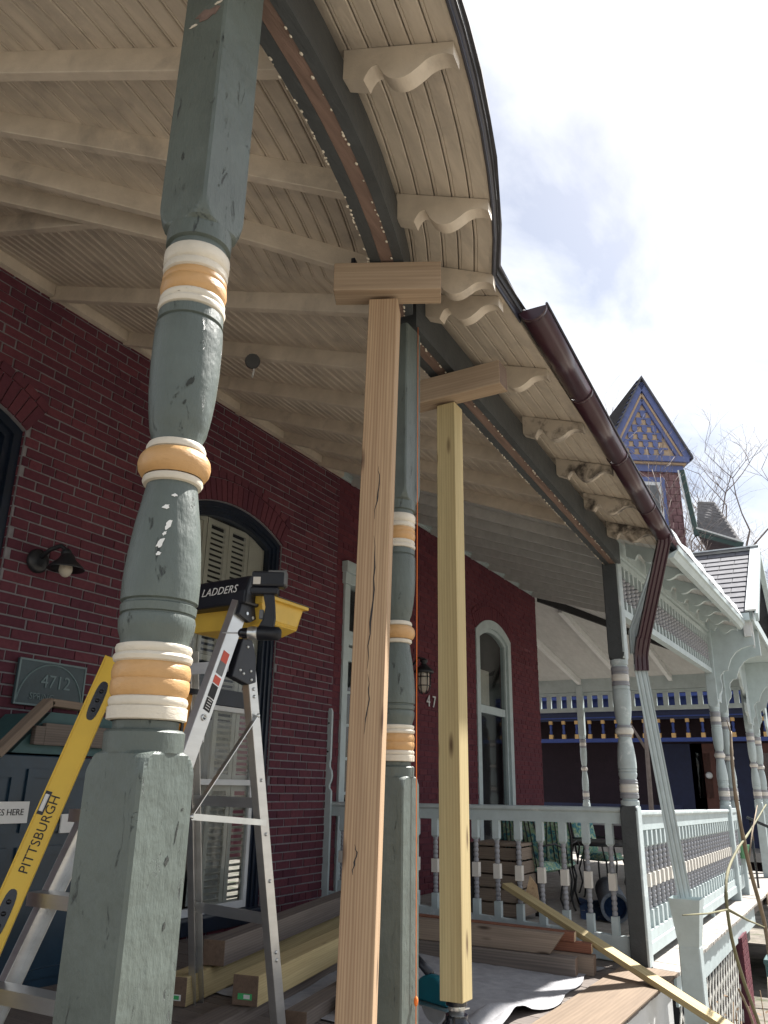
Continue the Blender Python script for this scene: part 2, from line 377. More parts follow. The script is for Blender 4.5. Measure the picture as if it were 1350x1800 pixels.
def timber(name, p0, p1, w, h, mat, parent=None, bevel=.004, up=(0, 0, 1), roll=0, end=None, **tags):
    """one sawn timber with its own local frame: local x along the piece, so the grain follows it"""
    p0, p1 = Vector(p0), Vector(p1); L = (p1 - p0).length; d = (p1 - p0) / L; u = Vector(up)
    if abs(d.dot(u)) > .98: u = Vector((1, 0, 0))
    y = u.cross(d).normalized(); z = d.cross(y).normalized()
    if roll: q = Quaternion(d, roll); y = q @ y; z = q @ z
    mb = MB(); mb.box((0, -w / 2, -h / 2), (L, w / 2, h / 2)); me = mb.mesh(name, [mat, end] if end else mat)
    if end:
        for p in me.polygons:
            if abs(p.normal.x) > .9: p.material_index = 1
    o = bpy.data.objects.new(name, me); COL.objects.link(o); o.parent = parent
    M = Matrix(((d.x, y.x, z.x, p0.x), (d.y, y.y, z.y, p0.y), (d.z, y.z, z.z, p0.z), (0, 0, 0, 1)))
    pw = parent_world(parent) if parent else Vector((0, 0, 0)); M.translation = p0 - pw; o.matrix_basis = M
    if bevel: add_bevel(o, bevel)
    return tag(o, **tags)
def text_mesh(txt, size, depth=.001, align='CENTER', spacing=1.0, shear=0):
    cu = bpy.data.curves.new('lettering', 'FONT'); cu.body = txt; cu.size = size; cu.extrude = depth; cu.align_x = align; cu.align_y = 'CENTER'
    cu.space_character = spacing; cu.shear = shear; cu.resolution_u = 3
    o = bpy.data.objects.new('tmp_text', cu); COL.objects.link(o); dg = bpy.context.evaluated_depsgraph_get()
    me = bpy.data.meshes.new_from_object(o.evaluated_get(dg)); bpy.data.objects.remove(o); bpy.data.curves.remove(cu); return me
def lettering(txt, size, mat, centre, xdir, ydir, parent, name='lettering', depth=.001, spacing=1.0, shear=0):
    me = text_mesh(txt, size, depth, 'CENTER', spacing, shear); me.name = name; me.materials.clear(); me.materials.append(MATS[mat])
    x = Vector(xdir).normalized(); y = Vector(ydir); y = (y - x * y.dot(x)).normalized(); z = x.cross(y)
    o = bpy.data.objects.new(name, me); COL.objects.link(o); o.parent = parent
    c = Vector(centre) - (parent_world(parent) if parent else Vector((0, 0, 0)))
    o.matrix_basis = Matrix(((x.x, y.x, z.x, c.x), (x.y, y.y, z.y, c.y), (x.z, y.z, z.z, c.z), (0, 0, 0, 1))); return o
def lerp(a, b, t): return a + (b - a) * t

# ------------------------------------------------------------------ shared geometry of the place
YW = 4.788                                   # plane of the brick fronts
def deckz(x, y): return -1.434 + .047 * y - .02 * (x - 7.42)
def Yb(x):                                   # centre line of the porch beam: straight, bowing out over the steps
    return 1.665 if x >= 3.08 else 1.205 + .0548 * (x - 1.2) + .0996 * (x - 1.2) ** 2
def zs(x):                                   # the sagging roof line: sinks to the shared post, rises again beyond it
    if x < 3.1: return 0.0
    if x < 7.42: return -.045 * (x - 3.1)
    return min(.08, -.194 + .05 * (x - 7.42))
def surf(x, s, dz=0):                        # underside of the ceiling boards, s metres in from the beam
    yb = Yb(x)
    if s < 0: return Vector((x, yb + s, 2.485 + zs(x) + .34 * s + dz))
    t = s / 3.105
    return Vector((x, lerp(yb, 4.77, t), lerp(2.485 + zs(x), 3.55, t) + dz))

# ------------------------------------------------------------------ ground
m = MB(); n = 40; gv = []
for i in range(n + 1):
    for j in range(n + 1):
        x = -160 + 440 * (i / n); y = -220 + 440 * (j / n)
        gv.append((x, y, -2.5 - .02 * max(0, min(40, x))))
m.add(gv, [(i * (n + 1) + j, (i + 1) * (n + 1) + j, (i + 1) * (n + 1) + j + 1, i * (n + 1) + j + 1) for i in range(n) for j in range(n)])
m.build('ground', 'soil', kind='structure')
m = MB(); m.box((-12, -6.2, -2.62), (60, -2.6, -2.46)); m.build('pavement', 'concrete', kind='structure')

# ------------------------------------------------------------------ porch deck with its boards
m = MB()
xs = [-1.2, 0, 1, 1.5, 2, 2.5, 3.08, 5, 7.42, 12, 20.3]
rings = []
for x in xs:
    y0 = Yb(x) - .19
    rings.append([(x, y0, deckz(x, y0) - .03), (x, 4.75, deckz(x, 4.75) - .03), (x, 4.75, deckz(x, 4.75) - .16), (x, y0, deckz(x, y0) - .16)])
m.loft(rings)
m.box((14.6, 4.8, -1.55), (20.3, 9, -1.43))
deck = m.build('porch_deck', 'deck_dark', kind='structure')
x = -1.0
while x < 20.1:
    wpl = .098; y0 = Yb(x + .05) - (.245 if x < 7.4 else .25) + random.uniform(-.004, .004)
    y1 = 4.77 if x < 14.4 else 9
    zz = random.uniform(-.0015, .0015)
    mb = MB(); mb.add([(x, y0, deckz(x, y0) - .026), (x + wpl, y0, deckz(x + wpl, y0) - .026), (x + wpl, y1, deckz(x + wpl, y1) - .026), (x, y1, deckz(x, y1) - .026),
                       (x, y0, deckz(x, y0) + zz), (x + wpl, y0, deckz(x + wpl, y0) + zz), (x + wpl, y1, deckz(x + wpl, y1) + zz), (x, y1, deckz(x, y1) + zz)],
                      [(0, 3, 2, 1), (4, 5, 6, 7), (0, 1, 5, 4), (1, 2, 6, 5), (2, 3, 7, 6), (3, 0, 4, 7)])
    mb.build('plank', 'deck_dark' if x < 7.35 else 'deck_grey', deck)
    x += .103
# skirts and lattice under the deck
def skirt(x0, x1, y, h, mat, name, dz=0.0):
    mb = MB(); rr = []
    for x in (x0, (x0 + x1) / 2, x1):
        yy = min(y, Yb(x) - .215); z = deckz(x, yy) - .03 + dz
        rr.append([(x, yy, z), (x, yy + .022, z), (x, yy + .022, z - h), (x, yy, z - h)])
    mb.loft(rr); return mb.build(name, mat, deck)
skirt(3.1, 7.26, 1.45, .30, 'white_trim', 'fascia')
skirt(7.5, 13.42, 1.45, .23, 'pale_blue', 'fascia')
lat = thing('lattice_screen', (9.5, 1.47, -2.3), 'weathered white diagonal lattice closing the space under the pale blue deck', 'lattice')
X0, X1, Z0, Z1 = 7.62, 11.35, -2.5, -1.60
slm = MB(); slm.box((-.5, -.004, -.021), (.5, .004, .021)); sl_me = slm.mesh('slat', 'lattice_white')
for lay, ang in ((0, 52), (1, -52)):
    tn = math.tan(R(ang)); xs0 = X0 - 1.2
    while xs0 < X1 + 1.2:
        # clip the slat line x = xs0 + (z - zm)/tan to the panel
        zm = (Z0 + Z1) / 2; za, zb = Z0, Z1
        def xa(z): return xs0 + (z - zm) / tn
        def zx(x): return zm + (x - xs0) * tn
        lo, hi = sorted((zx(X0), zx(X1))); za = max(za, lo); zb = min(zb, hi)
        if zb - za > .06:
            L = (zb - za) / math.sin(R(abs(ang)))
            o = inst('slat', sl_me, ((xa(za) + xa(zb)) / 2, 1.475 + lay * .011, (za + zb) / 2), lat, scale=(L, 1, 1)); o.rotation_euler = (0, -R(ang), 0)
        xs0 += .20
m = MB(); m.box((3.2, 2.3, -3.2), (20, 2.34, -1.5)); m.build('crawlspace_shade_panel', 'dark_room', deck)  # dark panel added behind the lattice in place of under-deck shade
m = MB(); m.box((11.4, 1.42, -3.2), (11.95, 1.7, -1.66)); pier = m.build('brick_pier', 'mortar_red', label='brick pier under the far end of the pale blue deck', cat='pier')
pb = MB(); pb.box((-.5, -.008, -.03), (.5, .008, .03)); pb_me = pb.mesh('brick', 'brick_painted')
for k in range(18):
    cuts = [11.405, 11.52, 11.735, 11.945] if k % 2 else [11.405, 11.62, 11.835, 11.945]
    for a, b in zip(cuts[:-1], cuts[1:]): inst('brick', pb_me, ((a + b) / 2, 1.416, -2.9 + k * .072), pier, scale=(b - a - .012, 1, 1))

# ------------------------------------------------------------------ brick houses
class Opening:
    def __init__(s, x0, x1, z0, zsp, zc, ring=.30):
        s.x0, s.x1, s.z0, s.zsp, s.zc, s.ring = x0, x1, z0, zsp, zc, ring
        s.xm = (x0 + x1) / 2; hw = (x1 - x0) / 2; h = zc - zsp
        if h > .01: s.r = (hw * hw + h * h) / (2 * h); s.cz = zc - s.r; s.th = math.asin(hw / s.r)
        else: s.r = None
    def half(s, z, ring=True):
        if z < s.z0: return 0
        if z <= s.zsp: return (s.x1 - s.x0) / 2
        if s.r is None: return (s.x1 - s.x0) / 2 if z < s.zc else 0
        Ro = s.r + (s.ring if ring else 0)
        if z >= s.cz + Ro: return 0
        hh = math.sqrt(max(0, Ro * Ro - (z - s.cz) ** 2))
        return min(hh, (z - s.cz) * math.tan(s.th)) if ring else hh
    def arc(s, rad, n=14):
        return [(s.xm + rad * math.sin(lerp(-s.th, s.th, k / n)), s.cz + rad * math.cos(lerp(-s.th, s.th, k / n))) for k in range(n + 1)]
doorA = Opening(2.10, 3.27, -1.3, 2.35, 2.52)
winA = Opening(4.90, 6.36, -1.10, 2.33, 2.52)
doorB = Opening(7.58, 8.62, -1.3, 2.47, 2.47)
winB = Opening(11.46, 12.98, -.95, 2.36, 2.60)
BL, BH, BJ = .213, .0635, .0115
def backing(x0, x1, ops, mat, parent):
    mb = MB(); ztop, zbot, D = 3.75, -1.5, .22
    cur = x0
    for o in ops:
        mb.box((cur, YW, zbot), (o.x0, YW + D, ztop))
        if o.z0 > zbot: mb.box((o.x0, YW, zbot), (o.x1, YW + D, o.z0))
        if o.r:
            a = o.arc(o.r); poly = [(p[0], YW, p[1]) for p in a] + [(o.x1, YW, ztop), (o.x0, YW, ztop)]
            mb.prism(poly, (0, D, 0))
        else: mb.box((o.x0, YW, o.zc), (o.x1, YW + D, ztop))
        cur = o.x1
    mb.box((cur, YW, zbot), (x1, YW + D, ztop))
    return mb.build('wall', mat, parent)
def brick_field(x0, x1, ops, jitter):
    out = []; z = -1.28; row = 0; pitch = BH + BJ
    while z < 3.52:
        zc = z + BH / 2; hdr = row % 7 == 3
        L = (BL - BJ) / 2 if hdr else BL
        x = x0 - (row % 2) * (L + BJ) / 2 + random.uniform(-.02, .02)
        ex = []
        for o in ops:
            h = min(o.half(zc - BH * .4), o.half(zc + BH * .4)) if zc > o.zsp else o.half(zc)
            if h > 0: ex.append((o.xm - h - .004, o.xm + h + .004))
        while x < x1:
            a, b = max(x, x0), min(x + L * random.uniform(.97, 1.02), x1); segs = [(a, b)]
            for e0, e1 in ex:
                ns = []
                for s0, s1 in segs:
                    if s1 <= e0 or s0 >= e1: ns.append((s0, s1))
                    else:
                        if s0 < e0: ns.append((s0, e0))
                        if s1 > e1: ns.append((e1, s1))
                segs = ns
            for s0, s1 in segs:
                if s1 - s0 > .03: out.append(((s0 + s1) / 2, zc + random.uniform(-1, 1) * jitter, s1 - s0, random.uniform(-.004, .004)))
            x += L + BJ
        z += pitch; row += 1
    return out
def vouss(o, mb):
    """arch bricks: a tall ring on end and a header ring above"""
    for r0, r1, dark in ((o.r + .004, o.r + .215, 0), (o.r + .226, o.r + .292, 1)):
        rm = (r0 + r1) / 2; n = int(rm * 2 * o.th / ((BH if not dark else .1) + BJ)); st = 2 * o.th / n
        for k in range(n):
            a0 = -o.th + st * k + .003; a1 = a0 + st - .007
            pts = [(o.xm + r * math.sin(a), YW - random.uniform(.015, .018), o.cz + r * math.cos(a)) for r, a in ((r0, a0), (r0, a1), (r1, a1), (r1, a0))]
            k2 = len(mb.f); mb.prism(pts, (0, .03, 0))
            for q in range(k2, len(mb.f)): mb.tint[q] = random.random() * .9 + .02
hA = thing('brick_house', (5.0, YW, -1.2), 'deep red brick house front with grey mortar behind the ladder', 'house')
hB = thing('brick_house', (11.0, YW, -1.2), 'red painted brick house front beyond the pale blue railing', 'house')
backing(.6, 7.42, [doorA, winA], 'mortar_grey', hA)
backing(7.42, 14.45, [doorB, winB], 'mortar_red', hB)
m = MB(); m.box((14.2, YW + .22, -1.5), (14.45, 12, 3.75)); m.build('side_wall', 'brick_painted', hB)
ubm = MB(); e = .0035; hx, hy, hz = .5, .02, BH / 2
ubm.add([(-.5, -.02 + e, -hz), (.5, -.02 + e, -hz), (.5, -.02 + e, hz), (-.5, -.02 + e, hz), (-.485, -.02, -hz + e), (.485, -.02, -hz + e), (.485, -.02, hz - e), (-.485, -.02, hz - e),
         (-.5, .02, -hz), (.5, .02, -hz), (.5, .02, hz), (-.5, .02, hz)],
        [(4, 5, 6, 7), (0, 1, 5, 4), (1, 2, 6, 5), (2, 3, 7, 6), (3, 0, 4, 7), (0, 8, 9, 1), (1, 9, 10, 2), (2, 10, 11, 3), (3, 11, 8, 0)])
def lay(field, parent, mat, singles, proud):
    me = ubm.mesh('brick', mat); st = MB(); seen = []
    for b in field:
        x, z, L, dy = b
        near = (3.25 < x < 4.8 and z > .35) or (6.4 < x < 7.4 and -1.0 < z < 1.7)
        seen.append((0 if near else 1, math.hypot(x, z), b))
    seen.sort(key=lambda q: (q[0], q[1]))
    for k, (nr, d, (x, z, L, dy)) in enumerate(seen):
        if nr == 0 and k < singles: inst('brick', me, (x, YW + .02 - proud + dy, z), parent, scale=(L, 1, 1))
        else:
            st.add([((v[0]) * L + x, v[1] + YW + .02 - proud + dy, v[2] + z) for v in ubm.v], ubm.f, tint=random.random() * .98 + .01)
    return st
st = lay(brick_field(.6, 7.415, [doorA, winA], .0012), hA, 'brick_red', 300, .010)
vouss(doorA, st); vouss(winA, st)
# jamb returns in brick
for o in (doorA, winA):
    z = max(o.z0, -1.28)
    while z < o.zsp:
        for xx, dx in ((o.x0, .006), (o.x1, -.006)):
            st.box((min(xx, xx + dx), YW + .014, z), (max(xx, xx + dx), YW + .1, z + BH), tint=random.random() * .9 + .02)
        z += BH + BJ
st.build('brickwork', 'brick_red', hA, kind='stuff')
st = lay(brick_field(7.425, 14.44, [doorB, winB], .0012), hB, 'brick_painted', 0, .006)
vouss(winB, st); st.build('brickwork', 'brick_painted', hB, kind='stuff')
for (x0, x1, par, mat) in ((.6, 7.42, hA, 'cream'), (7.421, 14.47, hB, 'pale_blue')):
    m = MB(); m.box((x0, YW - .05, 3.49), (x1, YW - .008, 3.545)); m.box((x0, YW - .032, 3.455), (x1, YW - .008, 3.49)); m.build('cornice_trim', mat, par)

def arch_band(mb, o, r_out, r_in, y0, y1, zlow):
    """frame member following an arched opening: two legs and the arc"""
    n = 16
    hw_o = (o.x1 - o.x0) / 2 - (o.r - r_out); hw_i = hw_o - (r_out - r_in)
    def path(rad, hw):
        th = math.asin(min(.999, hw / rad)); return [(o.xm - hw, zlow)] + [(o.xm + rad * math.sin(lerp(-th, th, k / n)), o.cz + rad * math.cos(lerp(-th, th, k / n))) for k in range(n + 1)] + [(o.xm + hw, zlow)]
    a = path(r_out, hw_o); b = path(r_in, hw_i)
    mb.loft([[(p[0], y0, p[1]), (q[0], y0, q[1]), (q[0], y1, q[1]), (p[0], y1, p[1])] for p, q in zip(a, b)])
def frame_rect(mb, x0, x1, z0, z1, t, y0, y1, bottom=None):
    b = bottom if bottom is not None else t
    mb.box((x0, y0, z0), (x0 + t, y1, z1)); mb.box((x1 - t, y0, z0), (x1, y1, z1)); mb.box((x0 + t, y0, z1 - t), (x1 - t, y1, z1)); mb.box((x0 + t, y0, z0), (x1 - t, y1, z0 + b))
# --- near window (house with the ladder)
o = winA
w = MB(); arch_band(w, o, o.r - .004, o.r - .05, YW + .02, YW + .13, o.z0 + .06); arch_band(w, o, o.r - .051, o.r - .09, YW + .04, YW + .13, o.z0 + .06); arch_band(w, o, o.r - .091, o.r - .13, YW + .06, YW + .13, o.z0 + .06)
w.box((o.x0 + .13, YW + .05, .66), (o.x1 - .13, YW + .13, .80))
wA = w.build('window', 'navy', hA, label='arched dark navy window with louvred shutters inside')
m = MB(); m.box((o.x0 - .04, YW - .05, o.z0 - .05), (o.x1 + .04, YW + .14, o.z0 + .06)); m.build('sill', 'navy', wA, bevel=.006)
m = MB(); frame_rect(m, o.x0 + .135, o.x1 - .135, o.z0 + .065, .655, .045, YW + .055, YW + .10, .06); m.box((o.x0 + .18, YW + .055, -.02), (o.x1 - .18, YW + .10, .03)); m.build('storm_sash', 'white_trim', wA, bevel=.004)
m = MB(); m.box((o.x0 + .18, YW + .078, o.z0 + .12), (o.x1 - .18, YW + .082, .61)); m.build('pane', 'glass', wA)
m = MB(); poly = [(o.xm - .58, YW + .10, .80)] + [(p[0], YW + .10, p[1]) for p in o.arc(o.r - .12, 12)] + [(o.xm + .58, YW + .10, .80)]
m.prism(poly, (0, .003, 0)); m.build('pane', 'glass', wA)
ys = YW + .125
for k, (xa, xb) in enumerate(((5.06, 5.36), (5.37, 5.67), (5.68, 5.98), (5.99, 6.27))):
    for z0, z1 in ((-1.02, -.02), (.02, 1.0), (1.04, 2.36)):
        m = MB(); frame_rect(m, xa, xb, z0, z1, .05, ys, ys + .025)
        if k in (1, 2) or z0 < 1:
            z = z0 + .07
            while z < z1 - .06: m.obox((xa + .05, ys + .012, z), (xb - .05, ys + .012, z), .03, .006, up=(0, 1, 1.1)); z += .052
        else: m.box((xa + .05, ys + .01, z0 + .05), (xb - .05, ys + .016, z1 - .05))
        if not (k == 1 and z0 < .5): m.build('shutter', 'shutter', wA)
m = MB(); m.box((4.9, YW + .45, -1.2), (6.4, YW + .46, 2.6)); m.build('room_dark_sheet', 'dark_room', wA)  # black sheet standing in for the unlit room behind the glass
m = MB(); rr = []
for k in range(25): xx = lerp(5.72, 6.2, k / 24); rr.append([(xx, YW + .3 + .012 * math.sin(k * 1.9), .55), (xx, YW + .3 + .012 * math.sin(k * 1.9 + .5), -1.0)])
m.loft(rr, True, close=False, cap=False); m.build('curtain', 'curtain', wA)
# --- near door, arched, navy
o = doorA
w = MB(); arch_band(w, o, o.r - .004, o.r - .07, YW + .03, YW + .15, -1.25); arch_band(w, o, o.r - .071, o.r - .12, YW + .06, YW + .15, -1.25)
dA = w.build('door', 'navy', hA, label='dark navy arched doorway at the left edge')
m = MB(); poly = [(o.xm - .52, YW + .12, -1.25)] + [(p[0], YW + .12, p[1]) for p in o.arc(o.r - .11, 12)] + [(o.xm + .52, YW + .12, -1.25)]; m.prism(poly, (0, .04, 0)); m.build('leaf', 'navy_teal', dA)
for z0, z1 in ((-1.0, -.2), (-.1, .7), (.8, 2.1)):
    for xa, xb in ((2.24, 2.66), (2.72, 3.14)):
        m = MB(); frame_rect(m, xa, xb, z0, z1, .03, YW + .105, YW + .121); m.build('panel', 'navy_teal', dA)
# --- far door with transom, pale blue trim
o = doorB
w = MB(); w.box((o.x0, YW - .03, -1.3), (o.x0 + .11, YW + .1, 2.20)); w.box((o.x1 - .11, YW - .03, -1.3), (o.x1, YW + .1, 2.20)); w.box((o.x0 - .03, YW - .05, 2.20), (o.x1 + .03, YW + .1, 2.33)); w.box((o.x0 - .05, YW - .08, 2.33), (o.x1 + .05, YW + .1, 2.46))
w.box((o.x0 + .11, YW + .0, 1.52), (o.x1 - .11, YW + .1, 1.68)); w.box((o.x0 + .13, YW + .03, 1.34), (o.x1 - .13, YW + .09, 1.50))
dB = w.build('door', 'pale_blue', hB, label='glazed door with transom in pale blue trim', bevel=.006)
m = MB(); m.box((o.x0 + .11, YW + .05, -1.25), (o.x0 + .19, YW + .09, 1.34)); m.box((o.x1 - .19, YW + .05, -1.25), (o.x1 - .11, YW + .09, 1.34)); m.box((o.x0 + .19, YW + .05, -1.25), (o.x1 - .19, YW + .09, -.5))
for k in range(4): m.box((o.x0 + .19, YW + .055, -.1 + k * .36), (o.x1 - .19, YW + .085, -.07 + k * .36))
for k in range(1, 3): m.box((o.x0 + .19 + k * .22, YW + .056, -.5), (o.x0 + .215 + k * .22, YW + .084, 1.34))
m.build('leaf', 'pale_blue', dB)
m = MB(); m.box((o.x0 + .12, YW + .068, -.5), (o.x1 - .12, YW + .072, 1.34)); m.build('pane', 'glass', dB)
m = MB(); m.box((o.x0 + .12, YW + .06, 1.68), (o.x1 - .12, YW + .064, 2.20)); m.build('pane', 'glass', dB)
m = MB(); m.box((o.x0, YW + .2, -1.3), (o.x1, YW + .21, 2.4)); m.build('room_dark_sheet', 'dark_room', dB)  # black sheet for the darkness behind the door panes
# --- far window, pale blue trim
o = winB
w = MB(); arch_band(w, o, o.r - .002, o.r - .14, YW - .02, YW + .1, o.z0); arch_band(w, o, o.r - .141, o.r - .2, YW + .02, YW + .1, o.z0); w.box((o.x0 + .2, YW + .04, 1.10), (o.x1 - .2, YW + .09, 1.22)); w.box((o.x0, YW - .06, o.z0 - .1), (o.x1, YW + .1, o.z0))
wB = w.build('window', 'pale_blue', hB, label='tall arched window in pale blue trim')
m = MB(); m.box((o.x0 + .2, YW + .06, o.z0), (o.x1 - .2, YW + .064, 1.10)); m.build('pane', 'glass', wB)
m = MB(); m.prism([(o.xm - .56, YW + .05, 1.22)] + [(p[0], YW + .05, p[1]) for p in o.arc(o.r - .19, 10)] + [(o.xm + .56, YW + .05, 1.22)], (0, .003, 0)); m.build('pane', 'glass', wB)
m = MB(); m.box((o.x0 + .22, YW + .1, 1.24), (o.x0 + .78, YW + .11, 1.78)); nt_ = m.build('notice', 'shutter', wB)
m = MB(); m.box((o.x0, YW + .2, -1.3), (o.x1, YW + .21, 2.6)); m.build('room_dark_sheet', 'dark_room', wB)  # unlit room painted as a black sheet

# ------------------------------------------------------------------ porch roof
roof = thing('porch_roof', (4, 2.5, 2.2), 'cream beadboard porch roof with rafters, bowed out over the steps', 'roof')
roofB = thing('porch_roof', (11, 2.5, 2.2), 'grey and pale blue porch roof beyond the shared post', 'roof')
XS = [-1.4, -.8, -.3, .1, .4, .7, 1.0, 1.2, 1.4, 1.6, 1.8, 2.0, 2.2, 2.4, 2.6, 2.8, 3.08, 4.5, 6, 7.42]
PW = .0805
prof = [(0, .006), (.004, 0), (.060, 0), (.0625, .005), (.065, 0), (.0725, 0), (.0765, .006), (.0765, .018), (0, .018)]
s = -.49; k = 0
while s < 3.07:
    m = MB(); j = random.uniform(-.0012, .0012)
    m.loft([[surf(x, s + a, b + j) for a, b in prof] for x in XS]); m.build('board', 'cream_board', roof)
    m = MB(); m.loft([[surf(x, s + a, b + j) for a, b in prof] for x in (7.43, 10, 12.5, 14.45, 14.5 + 5.7 * (1 - s / 3.105))]) if s > 0 else m.loft([[surf(x, s + a, b + j) for a, b in prof] for x in (7.43, 10, 12.5, 13.45)])
    m.build('board', 'grey_board', roofB)
    s += PW; k += 1
# roof covering above the boards
def cover(xs_, mat, parent, name, edge):
    m = MB(); rr = []
    for x in xs_:
        a = surf(x, -.48 - edge, .03); b = surf(x, 3.10, .03); rr.append([a, b, b + Vector((0, 0, .07)), a + Vector((0, 0, .05))])
    m.loft(rr); return m.build(name, mat, parent)
cover(XS, 'roof_slate', roof, 'roof_covering', .05); cover((7.43, 10, 12.5, 13.45), 'roof_slate', roofB, 'roof_covering', .05)
m = MB(); m.loft([[surf(x, .1, .03), surf(x, 3.1, .03), surf(x, 3.1, .1), surf(x, .1, .08)] for x in (13.46, 14.45)]); m.build('roof_covering', 'roof_slate', roofB)
RW, RD = .05, .118
def rafter(a, b, mat, parent, depth=RD, width=RW, n=6):
    """rafter from plan point a (at the beam) to b (at the wall), hanging under the boards"""
    a, b = Vector(a), Vector(b); d = (b - a).normalized(); nrm = Vector((-d.y, d.x)) * width / 2; rr = []
    for k in range(n + 1):
        c = a.lerp(b, k / n); r4 = []
        for sg in (-1, 1):
            p = c + nrm * sg; yb = Yb(p.x); z = surf(p.x, (p.y - yb) / (4.77 - yb) * 3.105 if p.y > yb else p.y - yb).z
            r4.append((p.x, p.y, z))
        rr.append([(r4[0][0], r4[0][1], r4[0][2] + .004), (r4[1][0], r4[1][1], r4[1][2] + .004), (r4[1][0], r4[1][1], r4[1][2] - depth), (r4[0][0], r4[0][1], r4[0][2] - depth)])
    m = MB(); m.loft(rr); return m.build('rafter', mat, parent, bevel=.004)
for a, b in (((-.1, 1.5), (.2, 4.76)), ((.55, 1.3), (.62, 4.76)), ((1.12, 1.3), (.85, 4.76)), ((1.74, 1.33), (1.03, 4.76)), ((2.40, 1.46), (1.06, 4.76)), ((2.95, 1.72), (1.30, 4.76)), ((2.66, 2.74), (1.72, 4.76)), ((2.43, 3.22), (2.45, 4.76))):
    rafter(a, b, 'cream', roof)
RX = [3.27, 4.0, 4.73, 5.46, 6.19, 6.92]
for x in RX: rafter((x, 1.70), (x, 4.76), 'cream', roof)
x = 7.65
while x < 14.4: rafter((x, 1.70), (x, 4.76), 'grey_board', roofB); x += .73
# blocks between the rafter feet at the wall
bx = sorted([1.06, 1.30, 1.72, 2.45] + RX)
for x0, x1 in zip(bx[:-1] + [6.92], bx[1:] + [7.4]):
    m = MB(); m.box((x0 + .03, 4.70, 3.44), (x1 - .03, 4.735, 3.56)); m.build('blocking', 'cream', roof)
# scrolled rafter tails under the eave
TAIL = [(u_ * .94, v_ * 1.27) for u_, v_ in [(0, .108), (.085, .118), (.095, .098), (.115, .074), (.14, .066), (.152, .082), (.168, .102), (.195, .116), (.225, .118), (.262, .106), (.30, .082), (.33, .060), (.362, .047), (.40, .043), (.43, .052), (.43, .005), (0, .005)]]
def smooth_profile(P, sub=4, keep=(0, 1, 4, 14, 15, 16)):
    out = []
    for i in range(len(P)):
        out.append(P[i])
        if i >= 14 or i in (0,): continue
        if i + 1 < len(P):
            p1, p2 = P[i], P[i + 1]; p0 = P[i - 1] if i - 1 not in (0,) and i not in (1, 4) else p1; p3 = P[i + 2] if i + 1 not in (1, 4, 14) and i + 2 < len(P) else p2
            for k in range(1, sub):
                t = k / sub; out.append(tuple(.5 * (2 * p1[q] + (p2[q] - p0[q]) * t + (2 * p0[q] - 5 * p1[q] + 4 * p2[q] - p3[q]) * t * t + (3 * p1[q] - p0[q] - 3 * p2[q] + p3[q]) * t ** 3) for q in (0, 1)))
    return out
TAILS = smooth_profile(TAIL)
def tail(x, mat, parent, dirx=0.0):
    """tail along the eave normal at station x"""
    d = Vector((dirx, -1, 0)).normalized(); base = Vector((x, Yb(x) - .078 * 1, 0)); m = MB()
    side = Vector((-d.y, d.x, 0)) * .031; pts = []
    for u, v in TAILS:
        p = base + d * u; z = surf(p.x, p.y - Yb(p.x)).z; pts.append((p.x - side.x, p.y - side.y, z - v + .004))
    m.prism(pts, tuple(side * 2), smooth=True); o = m.build('rafter_tail', mat, parent)
    o.data.set_sharp_from_angle(angle=R(32)); return o
for x, dv in ((.5, -.05), (1.14, .03), (1.80, .10), (2.52, .16), (2.98, .22)): tail(x, 'cream', roof, dv)
for k, x in enumerate([3.25] + RX[1:]): tail(x, 'cream' if k < 2 else 'cream_dirty', roof)
# fascia strip and metal drip edge along the bow
m = MB(); m.loft([[surf(x, -.485, .0), surf(x, -.500, .0), surf(x, -.500, .04), surf(x, -.485, .04)] for x in XS]); m.build('fascia', 'cream', roof)
m = MB(); rr = []
for x in XS[:17] + [3.3, 3.46]:
    p = [(-.501, .004), (-.504, -.010), (-.512, -.006), (-.514, .016), (-.522, .024), (-.525, .042), (-.53, .062), (-.49, .066)]
    rr.append([surf(x, a, b) for a, b in p])
m.loft(rr); m.build('drip_edge', 'drip_metal', roof)
m = MB(); rr = []
for x in XS[:17] + [3.3, 3.46]:
    p = [(-.542, .066), (-.542, .078), (-.38, .14), (-.38, .12)]
    rr.append([surf(x + random.uniform(-.01, .01), a + random.uniform(-.006, .006), b) for a, b in p])
m.loft(rr); m.build('shingle_edge', 'shingle_grey', roof)
